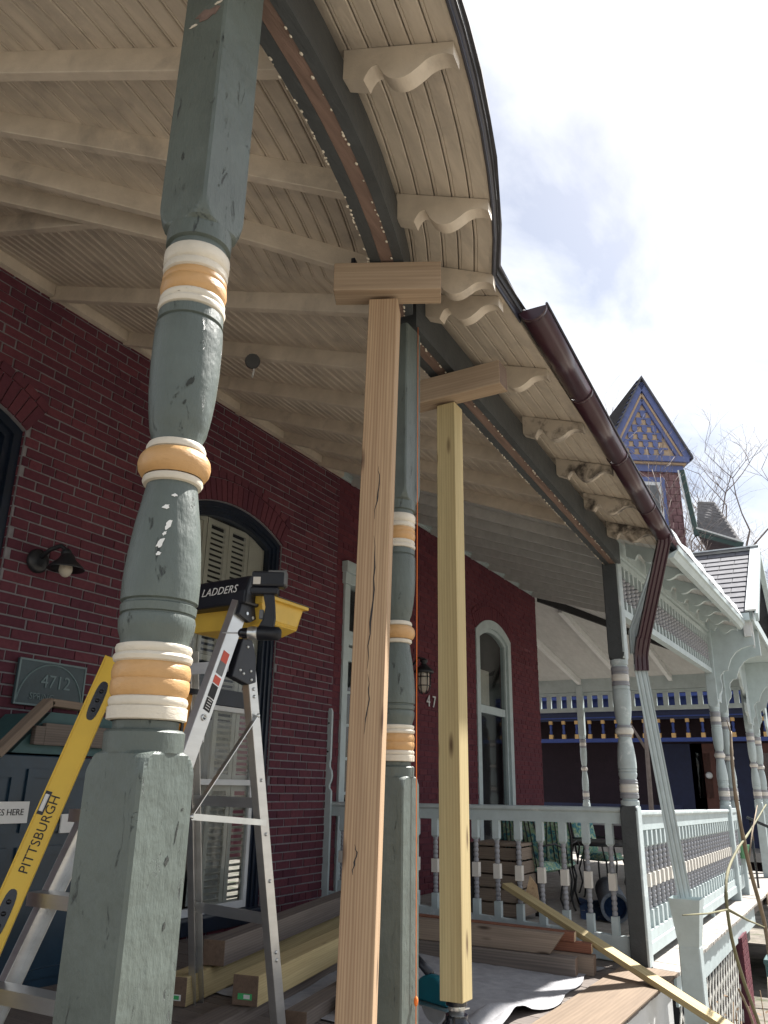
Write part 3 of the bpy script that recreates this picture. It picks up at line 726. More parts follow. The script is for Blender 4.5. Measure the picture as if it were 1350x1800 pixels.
# beams: bowed header with its stripped strip, straight header to the shared post
def beam(xs_, parent, mat, zb=2.22, h=.19, name='beam', w=.075):
    m = MB(); rr = []
    for x in xs_:
        y = Yb(x); dy = (Yb(x + .01) - Yb(x - .01)) / .02 if x < 3.0 else 0; q = 1 / math.sqrt(1 + dy * dy); nx, ny = -dy * q, q
        z0 = zb + zs(x); z1 = z0 + h
        def P(o_, z): return (x + nx * o_, y + ny * o_, z)
        rr.append([P(-w, z0), P(-.031, z0), P(-.031, z0 + .008), P(.027, z0 + .008), P(.027, z0), P(w, z0), P(w, z1 + .03), P(-w, z1)])
    m.loft(rr); b_ = m.build(name, mat, parent)
    m2 = MB(); rr = []
    for x in xs_:
        y = Yb(x); dy = (Yb(x + .01) - Yb(x - .01)) / .02 if x < 3.0 else 0; q = 1 / math.sqrt(1 + dy * dy); nx, ny = -dy * q, q; z0 = zb + zs(x) + .006
        rr.append([(x + nx * o_, y + ny * o_, z) for o_, z in ((-.0305, z0 - .003), (.0265, z0 - .003), (.0265, z0 + .0035), (-.0305, z0 + .0035))])
    m2.loft(rr); m2.build('bare_wood_strip', 'brown_raw', b_)
    # chips of paint and old caulk left along both edges
    m3 = MB()
    for k in range(int(125 * (xs_[-1] - xs_[0]) / 2)):
        x = random.uniform(xs_[0], xs_[-1]); y = Yb(x); o_ = random.choice((w, -.026, w)) + random.uniform(-.004, .004); dy = (Yb(x + .01) - Yb(x - .01)) / .02 if x < 3.0 else 0
        m3.sphere((x - dy * o_, y + o_, zb + zs(x) + random.uniform(-.004, .004)), random.uniform(.0025, .006), 6, 4, sc=(1.6, 1, .8))
    m3.build('paint_chips', 'ring_white', b_, kind='stuff'); return b_
beam([x for x in XS if -.9 < x < 3.0] + [3.04], roof, 'beam_green')
beam([3.12, 4.5, 6, 7.36], roof, 'beam_green', zb=2.20, h=.2)
for x in (4.3, 4.95, 5.7, 6.5):
    m = MB(); m.box((x, 1.65, 2.205 + zs(x)), (x + .03, 1.69, 2.212 + zs(x))); m.build('cleat', 'grey_board', roof)

# ------------------------------------------------------------------ turned posts
# (material key, [(height, radius), ...]) from the lower block upwards, at the size of the nearest post
SHAFT = [
    ('g', [(.052, .0775), (.090, .0785), (.095, .074), (.097, .064), (.112, .0645)]),
    ('w', [(.113, .070), (.115, .0782), (.138, .0788), (.140, .0745), (.142, .0765), (.150, .0785), (.157, .076), (.159, .072)]),
    ('o', [(.159, .0725), (.166, .0765), (.178, .0785), (.190, .0778), (.193, .0757), (.196, .0778), (.208, .0788), (.220, .0765), (.226, .0725)]),
    ('w', [(.226, .0725), (.229, .0775), (.237, .080), (.242, .0775), (.244, .0735), (.247, .0755), (.255, .0775), (.261, .0755), (.263, .069)]),
    ('g', [(.263, .069), (.272, .0695), (.292, .0765), (.312, .0785), (.3205, .0765), (.322, .0725), (.325, .0725), (.327, .077), (.343, .0785), (.346, .0735), (.350, .0735), (.353, .0795), (.40, .0802), (.46, .0762), (.521, .0695), (.57, .0615), (.607, .0558), (.612, .0552)]),
    ('w', [(.612, .0552), (.614, .0625), (.621, .0658), (.628, .0645), (.631, .060)]),
    ('o', [(.631, .064), (.636, .071), (.646, .0772), (.660, .0795), (.674, .0772), (.684, .071), (.689, .064)]),
    ('w', [(.689, .060), (.692, .0645), (.700, .0658), (.708, .0625), (.711, .0545)]),
    ('g', [(.711, .0538), (.725, .056), (.743, .0632), (.79, .0705), (.838, .0755), (.90, .0785), (.96, .0790), (.993, .0785), (1.008, .0775), (1.011, .0715), (1.016, .0715), (1.019, .0765), (1.043, .0755), (1.046, .071)]),
    ('w', [(1.046, .071), (1.049, .0768), (1.058, .0792), (1.064, .0775), (1.067, .0735), (1.071, .0755), (1.079, .0768), (1.084, .0745), (1.086, .071)]),
    ('o', [(1.086, .071), (1.092, .0755), (1.106, .0785), (1.121, .0772), (1.124, .0752), (1.127, .077), (1.138, .0765), (1.146, .0715)]),
    ('w', [(1.146, .071), (1.150, .0758), (1.160, .0775), (1.167, .0755), (1.170, .0725), (1.174, .0755), (1.178, .0782), (1.205, .0785), (1.210, .075), (1.212, .069)]),
    ('g', [(1.212, .069), (1.228, .069), (1.232, .0775), (1.262, .0785), (1.275, .077)])]
def sq_ring(x, y, z, hw, rl, n=72):
    out = []
    for k in range(n):
        a = 2 * math.pi * k / n + math.pi / n; c, s_ = math.cos(a), math.sin(a); r = min(hw / max(abs(c), abs(s_)), rl)
        out.append((x + r * c, y + r * s_, z))
    return out
def block(mb, x, y, z_flat, z_round, hw, r_round, z_end, bulge):
    """square block whose end is turned down to the shaft, leaving an arched tongue on every face"""
    diag = hw * 1.4142 + .0004; rings = [sq_ring(x, y, z_end, hw, 9)]
    for k in range(0, 15):
        t = k / 14; z = lerp(z_flat, z_round, t); rl = r_round + (diag - r_round) * max(0, 1 - t ** bulge) ** (1 / bulge)
        rings.append(sq_ring(x, y, z, hw * 1.0, rl))
    mb.loft(rings)
    for q in range(len(mb.f) - (len(rings) - 1) * 72 - 2, len(mb.f)): mb.sm[q] = False
def turned_post(name, x, y, zl, zu, zbase, ztop, mats, label, parent_group=None, hw=.075, blocks=None):
    t = thing(name, (x, y, zbase), label, 'post', parent_group)
    k = (zu - zl) / (1.275 - .052)
    def zz(h): return zl + (h - .052) * k
    names = {'g': 'shaft', 'w': 'collar', 'o': 'ring'}
    for key, pr in SHAFT:
        mb = MB(); mb.lathe([(r, zz(h)) for h, r in pr], (x, y, 0), 40, cap=False)
        # creases read as creases: sharpen the steep steps
        o = mb.build(names[key], mats[key], t)
        if hasattr(o.data, 'set_sharp_from_angle'): o.data.set_sharp_from_angle(angle=R(38))
    bm_ = blocks or (mats['g'],)
    mb = MB(); block(mb, x, y, zl - .095, zl + .004, hw, .076, zbase, 2.2); lo = mb.build('lower_block', list(bm_), t)
    mb = MB(); block(mb, x, y, zu + .125, zu - .004, hw, .0755, ztop, 2.0); up = mb.build('upper_block', list(bm_), t)
    if len(bm_) > 1:
        for o in (lo, up):
            for p in o.data.polygons:
                c = p.center + o.location + t.location
                if p.normal.y < -.55 or c.y < y - hw + .012: p.material_index = 1
    return t
G4712 = dict(g='post_green', w='ring_white', o='ring_ochre')
G4714 = dict(g='pale_blue', w='bead_grey', o='square_cream')
turned_post('turned_post', 1.2, 1.2125, .052, 1.275, deckz(1.2, 1.21), 2.20, G4712, 'large sage green turned post with ochre and white rings, nearest of all')
turned_post('turned_post', 3.095, 1.665, .036, 1.252, deckz(3.1, 1.66), 2.17, G4712, 'sage green turned post with ochre rings and an orange string, behind the raw pine prop')
# bare patches, flakes and gouges on the nearest post
np_ = [o for o in bpy.data.objects if o.name == 'turned_post'][0]
def scar(pts, nrm, mat, name, th=.0012):
    m = MB(); m.prism(pts, tuple(Vector(nrm) * th)); return m.build(name, mat, np_)
def blob(c, u, v, ru, rv, seed, n=13):
    rd = random.Random(seed); c, u, v = Vector(c), Vector(u), Vector(v)
    return [c + u * (ru * math.cos(2 * math.pi * k / n) * rd.uniform(.55, 1.2)) + v * (rv * math.sin(2 * math.pi * k / n) * rd.uniform(.55, 1.2)) for k in range(n)]
xl, yl_ = 1.2 - .0752, 1.2125 - .0752
scar(blob((xl, 1.20, 1.93), (0, 1, 0), (0, .25, 1), .045, .022, 1), (-1, 0, 0), 'brown_raw', 'bare_patch')
scar(blob((xl - .0004, 1.245, 1.912), (0, 1, 0), (0, .1, 1), .014, .006, 2), (-1, 0, 0), 'ring_white', 'paint_flake')
scar(blob((xl - .0004, 1.165, 1.95), (0, 1, 0), (0, .3, 1), .016, .005, 3), (-1, 0, 0), 'ring_white', 'paint_flake')
scar(blob((xl, 1.225, 1.47), (0, 1, 0), (0, .1, 1), .006, .014, 4), (-1, 0, 0), 'gouge_dark', 'gouge', .0004)
for k, (px, pz, a, b) in enumerate(((1.215, -.14, .010, .012), (1.235, -.09, .004, .03), (1.225, -.25, .006, .012), (1.205, -.52, .004, .02), (1.225, -.46, .003, .012), (1.20, -.78, .003, .02), (1.165, -.60, .004, .006), (1.245, -.05, .006, .004), (1.19, -.95, .003, .018))):
    scar(blob((px, yl_ - .0002, pz), (1, 0, 0), (.15, 0, 1), a * .55, b * .75, 20 + k), (0, -1, 0), 'gouge_dark', 'gouge', .0004)
for k, (ang, z, rr_, a, b) in enumerate(((218, .545, .0675, .008, .006), (226, .505, .0725, .006, .012), (221, .485, .0745, .004, .006), (217, .463, .0760, .007, .012), (216, .44, .0778, .005, .006), (232, .575, .0618, .007, .004), (236, .84, .0760, .006, .014), (230, .79, .0710, .003, .008))):
    dn = Vector((math.cos(R(ang)), math.sin(R(ang)), 0)); tn_ = Vector((-dn.y, dn.x, 0)); c = Vector((1.2, 1.2125, z)) + dn * (rr_ + .0005)
    scar(blob(c, tn_, (tn_.x * .4, tn_.y * .4, 1), a, b, 40 + k), dn, 'label_white' if k < 6 else 'gouge_dark', 'paint_flake' if k < 6 else 'gouge', .0006)
turned_post('turned_post', 7.42, 1.69, -.128, 1.122, deckz(7.42, 1.69) + .01, 2.1, dict(g='pale_blue_worn', w='bead_grey', o='square_cream'),
            'shared post, dark green on one face and pale blue on the other', blocks=('beam_green', 'pale_blue_worn'))
for x, d in ((13.6, 'first of the four slender pale blue turned posts beyond the railing'), (14.7, 'second slender pale blue turned post, close behind the first of its pair'),
             (18.7, 'third slender pale blue turned post beyond the steps, near the right edge'), (20.2, 'farthest slender pale blue turned post at the right edge')):
    turned_post('turned_post', x, 1.69, -.19, 1.25, deckz(x, 1.69), 2.45, G4714, d, 'pale blue turned posts')
turned_post('turned_post', 20.15, 5.62, -.30, 1.25, -1.45, 2.45, G4714, 'pale blue turned post far back against the blue porch', 'pale blue turned posts')

# ------------------------------------------------------------------ temporary shoring
c0 = thing('shoring_prop', (2.70, 1.60, -1.27), 'tall raw pine prop with a long dark split, standing before the second post', 'prop')
timber('shaft', (2.70, 1.605, -1.262), (2.70, 1.535, 2.055), .128, .128, 'pine_pink', c0, .003, up=(0, 1, 0), roll=R(22))
def split(z0, z1, off, w, seed):
    rd = random.Random(seed); fn = Vector((-math.cos(R(22)), -math.sin(R(22)), 0)); ft = Vector((-fn.y, fn.x, 0)); L_, Rr = [], []
    for k in range(13):
        t = k / 12; z = lerp(z0, z1, t); yc = lerp(1.605, 1.535, (z + 1.262) / 3.317); c = Vector((2.70, yc, z)) + fn * .0642 + ft * (off + rd.uniform(-.003, .003) + .006 * math.sin(t * 5)); ww = w * math.sin(math.pi * t) * rd.uniform(.6, 1.2) + .0004
        L_.append(c - ft * ww); Rr.append(c + ft * ww)
    m = MB(); m.prism(L_ + Rr[::-1], tuple(fn * .0006)); m.build('split', 'print_black', c0)
split(.95, .42, .004, .0034, 1); split(1.25, 1.02, .008, .0022, 2); split(.40, .18, .002, .002, 3); split(-.2, -.3, -.02, .0025, 4)
t_ = timber('header_block', (2.555, 1.715, 2.142), (2.765, 1.285, 2.142), .12, .142, 'header_wood', None, .004, end='end_grain', label='short brown timber block across the top of the pine prop', cat='timber block')
c1 = thing('shoring_prop', (3.60, 1.62, -.85), 'pale yellow square prop with round knots, standing on a bottle jack', 'prop')
timber('shaft', (3.575, 1.615, -.865), (3.66, 1.655, 2.0), .107, .107, 'treated', c1, .003, up=(0, 1, 0))
timber('header_block', (3.60, 1.90, 2.075), (3.60, 1.31, 2.085), .115, .14, 'header_wood', None, .004, end='end_grain', label='weathered brown timber block across the top of the yellow prop', cat='timber block')
# knots
def knots(par, pts, r):
    for p, ax in pts:
        m = MB(); m.lathe([(r, 0), (r * .96, .0012), (r * .5, .0014)], p, 14, axis=ax); m.build('knot', 'end_grain', par)
knots(c1, (((3.583, 1.59, -.10), (-1, 0, 0)), ((3.585, 1.655, .28), (-1, 0, 0)), ((3.606, 1.60, 1.12), (-1, 0, 0)), ((3.582, 1.655, -.72 + .3), (-1, 0, 0))), .011)
# bottle jack
jz = deckz(3.57, 1.6) + .0
j = thing('bottle_jack', (3.57, 1.612, jz), 'black bottle jack carrying the yellow prop', 'jack')
m = MB(); m.box((3.48, 1.50, jz), (3.67, 1.73, jz + .03)); m.build('base', 'black_gloss', j, bevel=.008)
m = MB(); m.lathe([(.075, jz + .03), (.086, jz + .05), (.086, jz + .25), (.08, jz + .30), (.062, jz + .33), (.048, jz + .345), (.048, jz + .365)], (3.57, 1.612, 0), 28); m.build('body', 'black_gloss', j)
m = MB(); m.lathe([(.033, jz + .36), (.033, jz + .38), (.036, jz + .382), (.036, jz + .40)], (3.57, 1.612, 0), 22); m.build('ram', 'steel_zinc', j)
m = MB(); m.lathe([(.045, jz + .40), (.045, jz + .425)], (3.57, 1.612, 0), 22); m.build('head', 'black_gloss', j)
m = MB(); m.obox((3.57, 1.53, jz + .10), (3.52, 1.40, jz + .2), .05, .05); m.tube([(3.55, 1.49, jz + .18), (3.50, 1.43, jz + .29)], .022, 10); m.build('pump', 'black_gloss', j)
m = MB(); m.tube([(3.50, 1.43, jz + .27), (3.46, 1.40, jz + .36)], .016, 10); m.lathe([(.03, 0), (.03, .02)], (3.49, 1.42, jz + .22), 14, axis=(-1, -.6, .2)); m.build('pump_handle', 'steel_zinc', j)
# spring clamp on the bowed beam
cl = thing('spring_clamp', (2.60, 1.64, 2.21), 'small black and red clamp gripping the bowed beam by the header block', 'clamp')
m = MB(); m.prism([(2.58, 1.630, 2.205), (2.62, 1.640, 2.205), (2.62, 1.640, 2.275), (2.58, 1.630, 2.275)], (-.004, .018, 0)); m.build('jaw', 'black_plastic', cl, bevel=.003)
m = MB(); m.tube([(2.595, 1.648, 2.215), (2.585, 1.665, 2.20), (2.575, 1.672, 2.235)], .008, 8); m.build('grip', 'label_red', cl)
# plumb string
m = MB(); m.tube([(3.13, 1.585, 2.2), (3.125, 1.583, .8), (3.12, 1.58, .1), (3.12, 1.578, -.76), (3.12, 1.578, -1.25)], .002, 6)
m.sphere((3.12, 1.578, -.78), .009, 8, 6, sc=(1, 1, 2)); m.build('plumb_string', 'string', label='taut orange string hanging down the second green post', cat='string')

# ------------------------------------------------------------------ gutter and downpipes
g = thing('gutter', (5.2, 1.05, 2.2), 'glossy brown half round gutter along the straight eave', 'gutter')
def gz(x): return 2.345 + zs(x) * .95 - .012 * (x - 3.4)
def gy(x): return lerp(1.075, 1.135, (x - 3.4) / 3.7)
for k, (xa, xb) in enumerate(((3.42, 4.33), (4.34, 5.28), (5.29, 6.28), (6.29, 7.10))):
    m = MB(); rr = []
    for x in (xa, xb):
        y, z = gy(x), gz(x); outer = [(x, y + .072 * math.cos(a), z - .072 * math.sin(a)) for a in [math.pi * q / 14 for q in range(15)]]
        inner = [(x, y + .069 * math.cos(a), z - .069 * math.sin(a)) for a in [math.pi * (14 - q) / 14 for q in range(15)]]
        rr.append(outer + inner)
    m.loft(rr, True); m.build('trough', 'gutter_brown', g)
for x in (3.425, 4.335, 5.285, 6.285, 7.095):
    m = MB(); rr = []
    for xx in (x - .012, x + .012):
        y, z = gy(x), gz(x); rr.append([(xx, y + .0755 * math.cos(a), z - .0755 * math.sin(a)) for a in [math.pi * q / 14 for q in range(15)]] + [(xx, y + .0725 * math.cos(a), z - .0725 * math.sin(a)) for a in [math.pi * (14 - q) / 14 for q in range(15)]])
    m.loft(rr, True); m.build('joint_ring', 'gutter_brown', g)
for x, sgn in ((3.425, 1), (7.10, -1)):
    m = MB(); y, z = gy(x), gz(x); m.prism([(x, y + .070 * math.cos(a), z - .070 * math.sin(a)) for a in [math.pi * q / 14 for q in range(15)]], (sgn * .004, 0, 0)); m.build('end_cap', 'gutter_brown', g)
m = MB(); m.tube([(3.42, gy(3.42) - .075, gz(3.42) + .004), (7.1, gy(7.1) - .075, gz(7.1) + .004)], .007, 8); m.build('lip', 'drip_metal', g)
def fluted(mb, path, w, d, side):
    """rectangular downpipe with pressed ribs"""
    path = [Vector(p) for p in path]; rings = []; side = Vector(side)
    base = []
    for k in range(13):
        u = lerp(-1, 1, k / 12); base.append((u * w / 2, -d / 2 + (.006 if k % 4 in (1, 2, 3) and k % 2 == 0 else 0)))
    for k in range(5): base.append((w / 2 - (.004 if k % 2 else 0), lerp(-d / 2, d / 2, (k + 1) / 6)))
    base += [(w / 2, d / 2), (-w / 2, d / 2)]
    for k in range(5): base.append((-w / 2 + (.004 if k % 2 else 0), lerp(d / 2, -d / 2, (k + 1) / 6)))
    for i, p in enumerate(path):
        dd = (path[min(i + 1, len(path) - 1)] - path[max(i - 1, 0)]).normalized(); sd_ = (side - dd * side.dot(dd)).normalized(); n_ = sd_.cross(dd)
        if n_.dot(Vector((-1, -.6, 0))) > 0: n_ = -n_
        rings.append([p + sd_ * a + n_ * b for a, b in base])
    mb.loft(rings); return mb
dp = thing('downpipe', (7.2, 1.4, 1.1), 'brown downpipe angling from the gutter end back towards the shared post', 'downpipe')
m = MB(); fluted(m, [(6.98, 1.12, 2.13), (7.0, 1.13, 2.05), (7.22, 1.43, 1.22), (7.24, 1.46, 1.05)], .105, .085, (.35, -1, 0)); m.build('pipe', 'gutter_brown', dp)
m = MB(); fluted(m, [(7.205, 1.415, 1.27), (7.235, 1.455, 1.13), (7.24, 1.46, .99)], .115, .095, (.35, -1, 0)); m.build('elbow', 'gutter_brown', dp)
lp = thing('downpipe', (7.3, 1.3, -1.0), 'pale blue fluted downpipe leaning past the shared post into a flared boot', 'downpipe')
m = MB(); fluted(m, [(7.26, 1.475, 1.05), (7.26, 1.462, .93), (7.26, 1.285, -.80)], .105, .085, (.2, -1, 0)); m.build('pipe', 'pale_blue', lp)
m = MB(); fluted(m, [(7.36, 1.19, 2.14), (7.34, 1.22, 2.05), (7.28, 1.50, 1.34), (7.275, 1.50, 1.15)], .1, .08, (.35, -1, 0)); m.build('upper_pipe', 'pale_blue', lp)
m = MB()
def bq(z, w, d, c): return [(c[0] - d, c[1] - w, z), (c[0] + d, c[1] - w, z), (c[0] + d, c[1] + w, z), (c[0] - d, c[1] + w, z)]
cc = (7.26, 1.275)
m.loft([bq(-.80, .118, .11, cc), bq(-1.14, .075, .075, cc), bq(-1.145, .066, .066, cc), bq(-.82, .108, .10, cc)], close=True, cap=False); m.build('boot', 'pale_blue', lp)
m = MB(); m.loft([bq(-1.135, .078, .078, cc), bq(-2.6, .088, .085, cc)]); m.build('standpipe', 'pale_blue', lp, bevel=.01)

# ------------------------------------------------------------------ railings
def bead_col(pr, z0, z1, n, r, rmin):
    st = (z1 - z0) / n
    for k in range(n):
        for t in (.0, .12, .3, .5, .7, .88): pr.append((rmin + (r - rmin) * math.sin(math.pi * min(1, max(0, t))) ** .6 if t > 0 else rmin, z0 + st * (k + t)))
    pr.append((rmin, z1))
def baluster_mesh(H, top, mid0, mid1, bot, hw=.030, nb=5):
    """square head and foot, beaded turning between, square block in the middle; z from 0 down to -H"""
    mb = MB(); mb.box((-hw, -hw, -top), (hw, hw, 0)); mb.loft([[(-hw, -hw, -top), (hw, -hw, -top), (hw, hw, -top), (-hw, hw, -top)], [(-.016, -.016, -top - .02), (.016, -.016, -top - .02), (.016, .016, -top - .02), (-.016, .016, -top - .02)]])
    mb.box((-hw, -hw, -H), (hw, hw, -bot)); mb.box((-hw * 1.02, -hw * 1.02, -mid1), (hw * 1.02, hw * 1.02, -mid0), mi=2)
    for a, b in ((mid0, top + .005), (bot, mid1)):
        pr = []; bead_col(pr, -a, -b, nb, .0235, .016); mb.lathe(pr, (0, 0, 0), 10, mi=1, cap=False)
    return mb.mesh('baluster', ['pale_blue', 'bead_grey', 'square_cream'])
rail = thing('railing', (7.42, 3.2, -1.27), 'pale blue beaded railing running from the post to the brick wall', 'railing')
def rz(y): return -.1415 - .0086 * (y - 2)
m = MB(); m.loft([[(7.42 + a, y, rz(y) + b) for a, b in ((-.052, -.008), (-.03, 0), (.03, 0), (.052, -.008), (.052, -.03), (.038, -.045), (-.038, -.045), (-.052, -.03))] for y in (1.765, 4.74)]); m.build('top_rail', 'pale_blue_worn', rail)
m = MB(); m.loft([[(7.42 + a, y, rz(y) + b) for a, b in ((-.03, -.045), (.03, -.045), (.03, -.135), (-.03, -.135))] for y in (1.765, 4.74)]); m.build('sub_rail', 'pale_blue', rail)
def rb(y): return -1.345 + .047 * (y - 1.9)
m = MB(); m.loft([[(7.42 + a, y, rb(y) + b) for a, b in ((-.028, .01), (.028, .01), (.028, .205), (-.028, .205))] for y in (1.765, 4.74)]); m.build('bottom_rail', 'pale_blue_worn', rail, bevel=.006)
y = 1.885; bal = baluster_mesh(.79, .15, .36, .48, .66)
while y < 4.66:
    o = inst('baluster', bal, (7.42, y, rz(y) - .135), rail); o.scale = (1, 1, (rz(y) - .135 - rb(y) - .20) / .79); y += .208
# flat-sawn half newel on the wall
nv = [(.055, -1.2), (.055, -.06), (.03, -.03), (.03, .0), (.05, .04), (.058, .09), (.05, .14), (.028, .18), (.026, .22), (.034, .26), (.034, .74), (.02, .775), (-.02, .775), (-.034, .74), (-.034, .26), (-.026, .22), (-.028, .18), (-.05, .14), (-.058, .09), (-.05, .04), (-.03, 0), (-.03, -.03), (-.055, -.06), (-.055, -1.2)]
nw = thing('newel_board', (7.42, 4.76, -1.2), 'tall flat pale blue newel board cut to a turned outline against the brick', 'newel')
m = MB(); m.prism([(7.345, 4.765 + a, z) for a, z in nv], (.03, 0, 0)); m.build('board', 'pale_blue', nw, bevel=.003)
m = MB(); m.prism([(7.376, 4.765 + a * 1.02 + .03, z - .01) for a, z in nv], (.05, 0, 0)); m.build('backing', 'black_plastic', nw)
for z in (.33, .62):
    m = MB(); m.lathe([(.011, 0), (.011, .002)], (7.3445, 4.765, z), 12, axis=(-1, 0, 0)); m.build('screw_hole', 'print_black', nw)
# front railing of the neighbouring porch
rail2 = thing('railing', (10.5, 1.69, -1.4), 'pale blue front railing with grey beads and a cream band of square blocks', 'railing')
def rz2(x): return -.175 - .0125 * (x - 8)
def rb2(x): return -1.345 - .012 * (x - 8)
m = MB(); m.loft([[(x, 1.69 + a, rz2(x) + b) for a, b in ((-.055, -.008), (-.03, 0), (.03, 0), (.055, -.008), (.055, -.03), (.04, -.05), (-.04, -.05), (-.055, -.03))] for x in (7.5, 13.52)]); m.build('top_rail', 'pale_blue_worn', rail2)
m = MB(); m.loft([[(x, 1.69 + a, rz2(x) + b) for a, b in ((-.032, -.05), (.032, -.05), (.032, -.16), (-.032, -.16))] for x in (7.5, 13.52)]); m.build('sub_rail', 'pale_blue', rail2)
m = MB(); m.loft([[(x, 1.69 + a, rb2(x) + b) for a, b in ((-.03, .05), (.03, .05), (.03, .22), (-.03, .22))] for x in (7.5, 13.52)])
m.loft([[(x, 1.69 + a, rb2(x) + b) for a, b in ((-.042, .04), (-.031, .04), (-.031, .14), (-.042, .13))] for x in (7.5, 13.52)]); m.build('bottom_rail', 'pale_blue', rail2, bevel=.004)
for x in (9.2, 11.3):
    m = MB(); m.box((x, 1.67, deckz(x, 1.69)), (x + .05, 1.71, rb2(x) + .05)); m.build('foot_block', 'pale_blue', rail2)
bal2 = baluster_mesh(.80, .13, .36, .47, .65, .030, 5); x = 7.66
while x < 13.5:
    o = inst('baluster', bal2, (x, 1.69, rz2(x) - .16), rail2); o.scale = (1, 1, (rz2(x) - .16 - rb2(x) - .215) / .80); x += .2
rail3 = thing('railing', (14.15, 1.69, -1.4), 'short piece of pale blue railing between the two paired posts', 'railing')
m = MB(); m.box((13.68, 1.65, -.30), (14.62, 1.73, -.24)); m.box((13.68, 1.66, -.42), (14.62, 1.72, -.30)); m.build('top_rail', 'pale_blue', rail3)
m = MB(); m.box((13.68, 1.66, -1.38), (14.62, 1.72, -1.2)); m.build('bottom_rail', 'pale_blue', rail3)
for k in range(4): inst('baluster', bal2, (13.82 + k * .22, 1.69, -.42), rail3)

# ------------------------------------------------------------------ neighbouring porch: beam, spindle frieze, tails, gutter
m = MB(); m.loft([[(x, y, z + zs(x)) for y, z in ((1.63, 2.33), (1.75, 2.33), (1.75, 2.54), (1.63, 2.49))] for x in (7.5, 12.9, 20.3)]); m.build('beam', 'pale_blue', roofB)
fz = thing('spindle_frieze', (10.3, 1.69, 1.7), 'pale blue frieze of grey beaded spindles under the porch beam', 'frieze')
def fzt(x): return 2.32 + zs(x)
def fzb(x): return lerp(1.60, 1.80, (x - 7.5) / 5.9)
m = MB(); m.loft([[(x, y, fzb(x) + z) for y, z in ((1.65, -.04), (1.73, -.04), (1.73, .03), (1.65, .03))] for x in (7.5, 13.55)]); m.build('lower_rail', 'pale_blue', fz)
m = MB(); m.loft([[(x, y, fzt(x) + z) for y, z in ((1.66, -.06), (1.72, -.06), (1.72, .005), (1.66, .005))] for x in (7.5, 13.55)]); m.build('upper_rail', 'pale_blue', fz)
mb = MB(); mb.box((-.022, -.022, 0), (.022, .022, .13)); mb.box((-.022, -.022, .45), (.022, .022, .6)); pr = []; bead_col(pr, .13, .45, 6, .024, .014); mb.lathe(pr, (0, 0, 0), 10, mi=1, cap=False); spin = mb.mesh('spindle', ['pale_blue', 'bead_grey'])
x = 7.62
while x < 13.5:
    o = inst('spindle', spin, (x, 1.69, fzb(x) + .03), fz); o.scale = (1.35, 1.35, (fzt(x) - .06 - fzb(x) - .03) / .6); x += .20
x = 7.65
while x < 13.4: tail(x, 'pale_blue', roofB); x += .93
gB = thing('gutter', (10, 1.1, 2.4), 'white gutter with bent metal flashing along the neighbouring porch eave', 'gutter')
def gbz(x): return 2.30 + zs(x) + .012 * max(0, x - 7.4)
m = MB(); m.loft([[(x, 1.15 + a, gbz(x) + b) for a, b in ((.03, -.07), (-.02, -.07), (-.05, -.02), (-.07, -.01), (-.075, .04), (-.06, .045), (-.06, .0), (.03, -.04))] for x in (7.46, 10, 12.9, 13.35)]); m.build('trough', 'pale_blue', gB)
m = MB(); rr = []
for k in range(22):
    x = lerp(7.4, 13.3, k / 21); w_ = .02 * math.sin(k * 2.1) + .012 * math.sin(k * 5.3); rr.append([(x, 1.068 + w_ * .3, gbz(x) + .05 + w_ * .3), (x, 1.115, gbz(x) + .19 + w_), (x, 1.12, gbz(x) + .19 + w_), (x, 1.074 + w_ * .3, gbz(x) + .05 + w_ * .3)])
m.loft(rr); m.build('flashing', 'flashing', gB)
m = MB(); m.box((13.36, 1.0, 2.52), (13.75, 1.2, 2.64)); m.build('corner_box', 'pale_blue', gB)
m = MB(); m.box((13.5, 1.02, 2.30), (13.62, 1.12, 2.52)); m.prism([(13.55, .99, 2.52), (13.60, .99, 2.52), (13.62, .99, 2.2), (13.59, .99, 2.12)], (.004, .03, 0)); m.build('torn_end', 'white_trim', gB)
# gable over the steps
pg = thing('entrance_gable', (16.2, 1.5, 2.7), 'small shingled gable over the neighbouring steps with white metal edges', 'gable')
def gp(t, y): return Vector((lerp(16.2, 13.45, t), y, lerp(4.40, 2.66, t)))
m = MB(); m.add([gp(0, .93), gp(1, .98), gp(1, 2.2), gp(0, 4.4)], [(0, 1, 2, 3)]); m.add([(16.2, .93, 4.40), (19.0, .98, 2.66), (19.0, 2.2, 2.66), (16.2, 4.4, 4.4)], [(0, 1, 2, 3)]); m.build('roof_slope', 'shingle_dark', pg)
nrow = 13
for r_ in range(nrow):
    t0, t1 = r_ / nrow + .02, (r_ + 1) / nrow + .02; y = .80 + (.25 if r_ % 2 else 0)
    yend = lerp(4.2, 2.1, t1)
    ys_ = [1.0] + [q for q in [y + .5 * k for k in range(1, 9)] if q < yend] + [yend]
    for ya, yb_ in zip(ys_[:-1], ys_[1:]):
        if yb_ - ya < .05: continue
        up = Vector((-.535, 0, .845)); a, b = gp(min(t1, 1), ya + .006) + up * .022, gp(min(t1, 1), yb_ - .006) + up * .022; c, d = gp(t0, yb_ - .006) + up * .006, gp(t0, ya + .006) + up * .006
        m = MB(); m.prism([a, b, c, d], tuple(up * -.012)); m.build('shingle', 'shingle_grey', pg)
m = MB(); m.obox(gp(-.02, .95) + Vector((-.03, 0, .05)), gp(1.02, .97) + Vector((-.03, 0, .05)), .16, .03, up=(-.535, 0, .845)); m.build('rake_trim', 'flashing', pg)
m = MB(); m.obox(gp(-.02, .9) + Vector((-.0, 0, -.06)), gp(1.02, .9) + Vector((0, 0, -.06)), .05, .14, up=(-.535, 0, .845)); m.build('rake_board', 'pale_blue', pg)
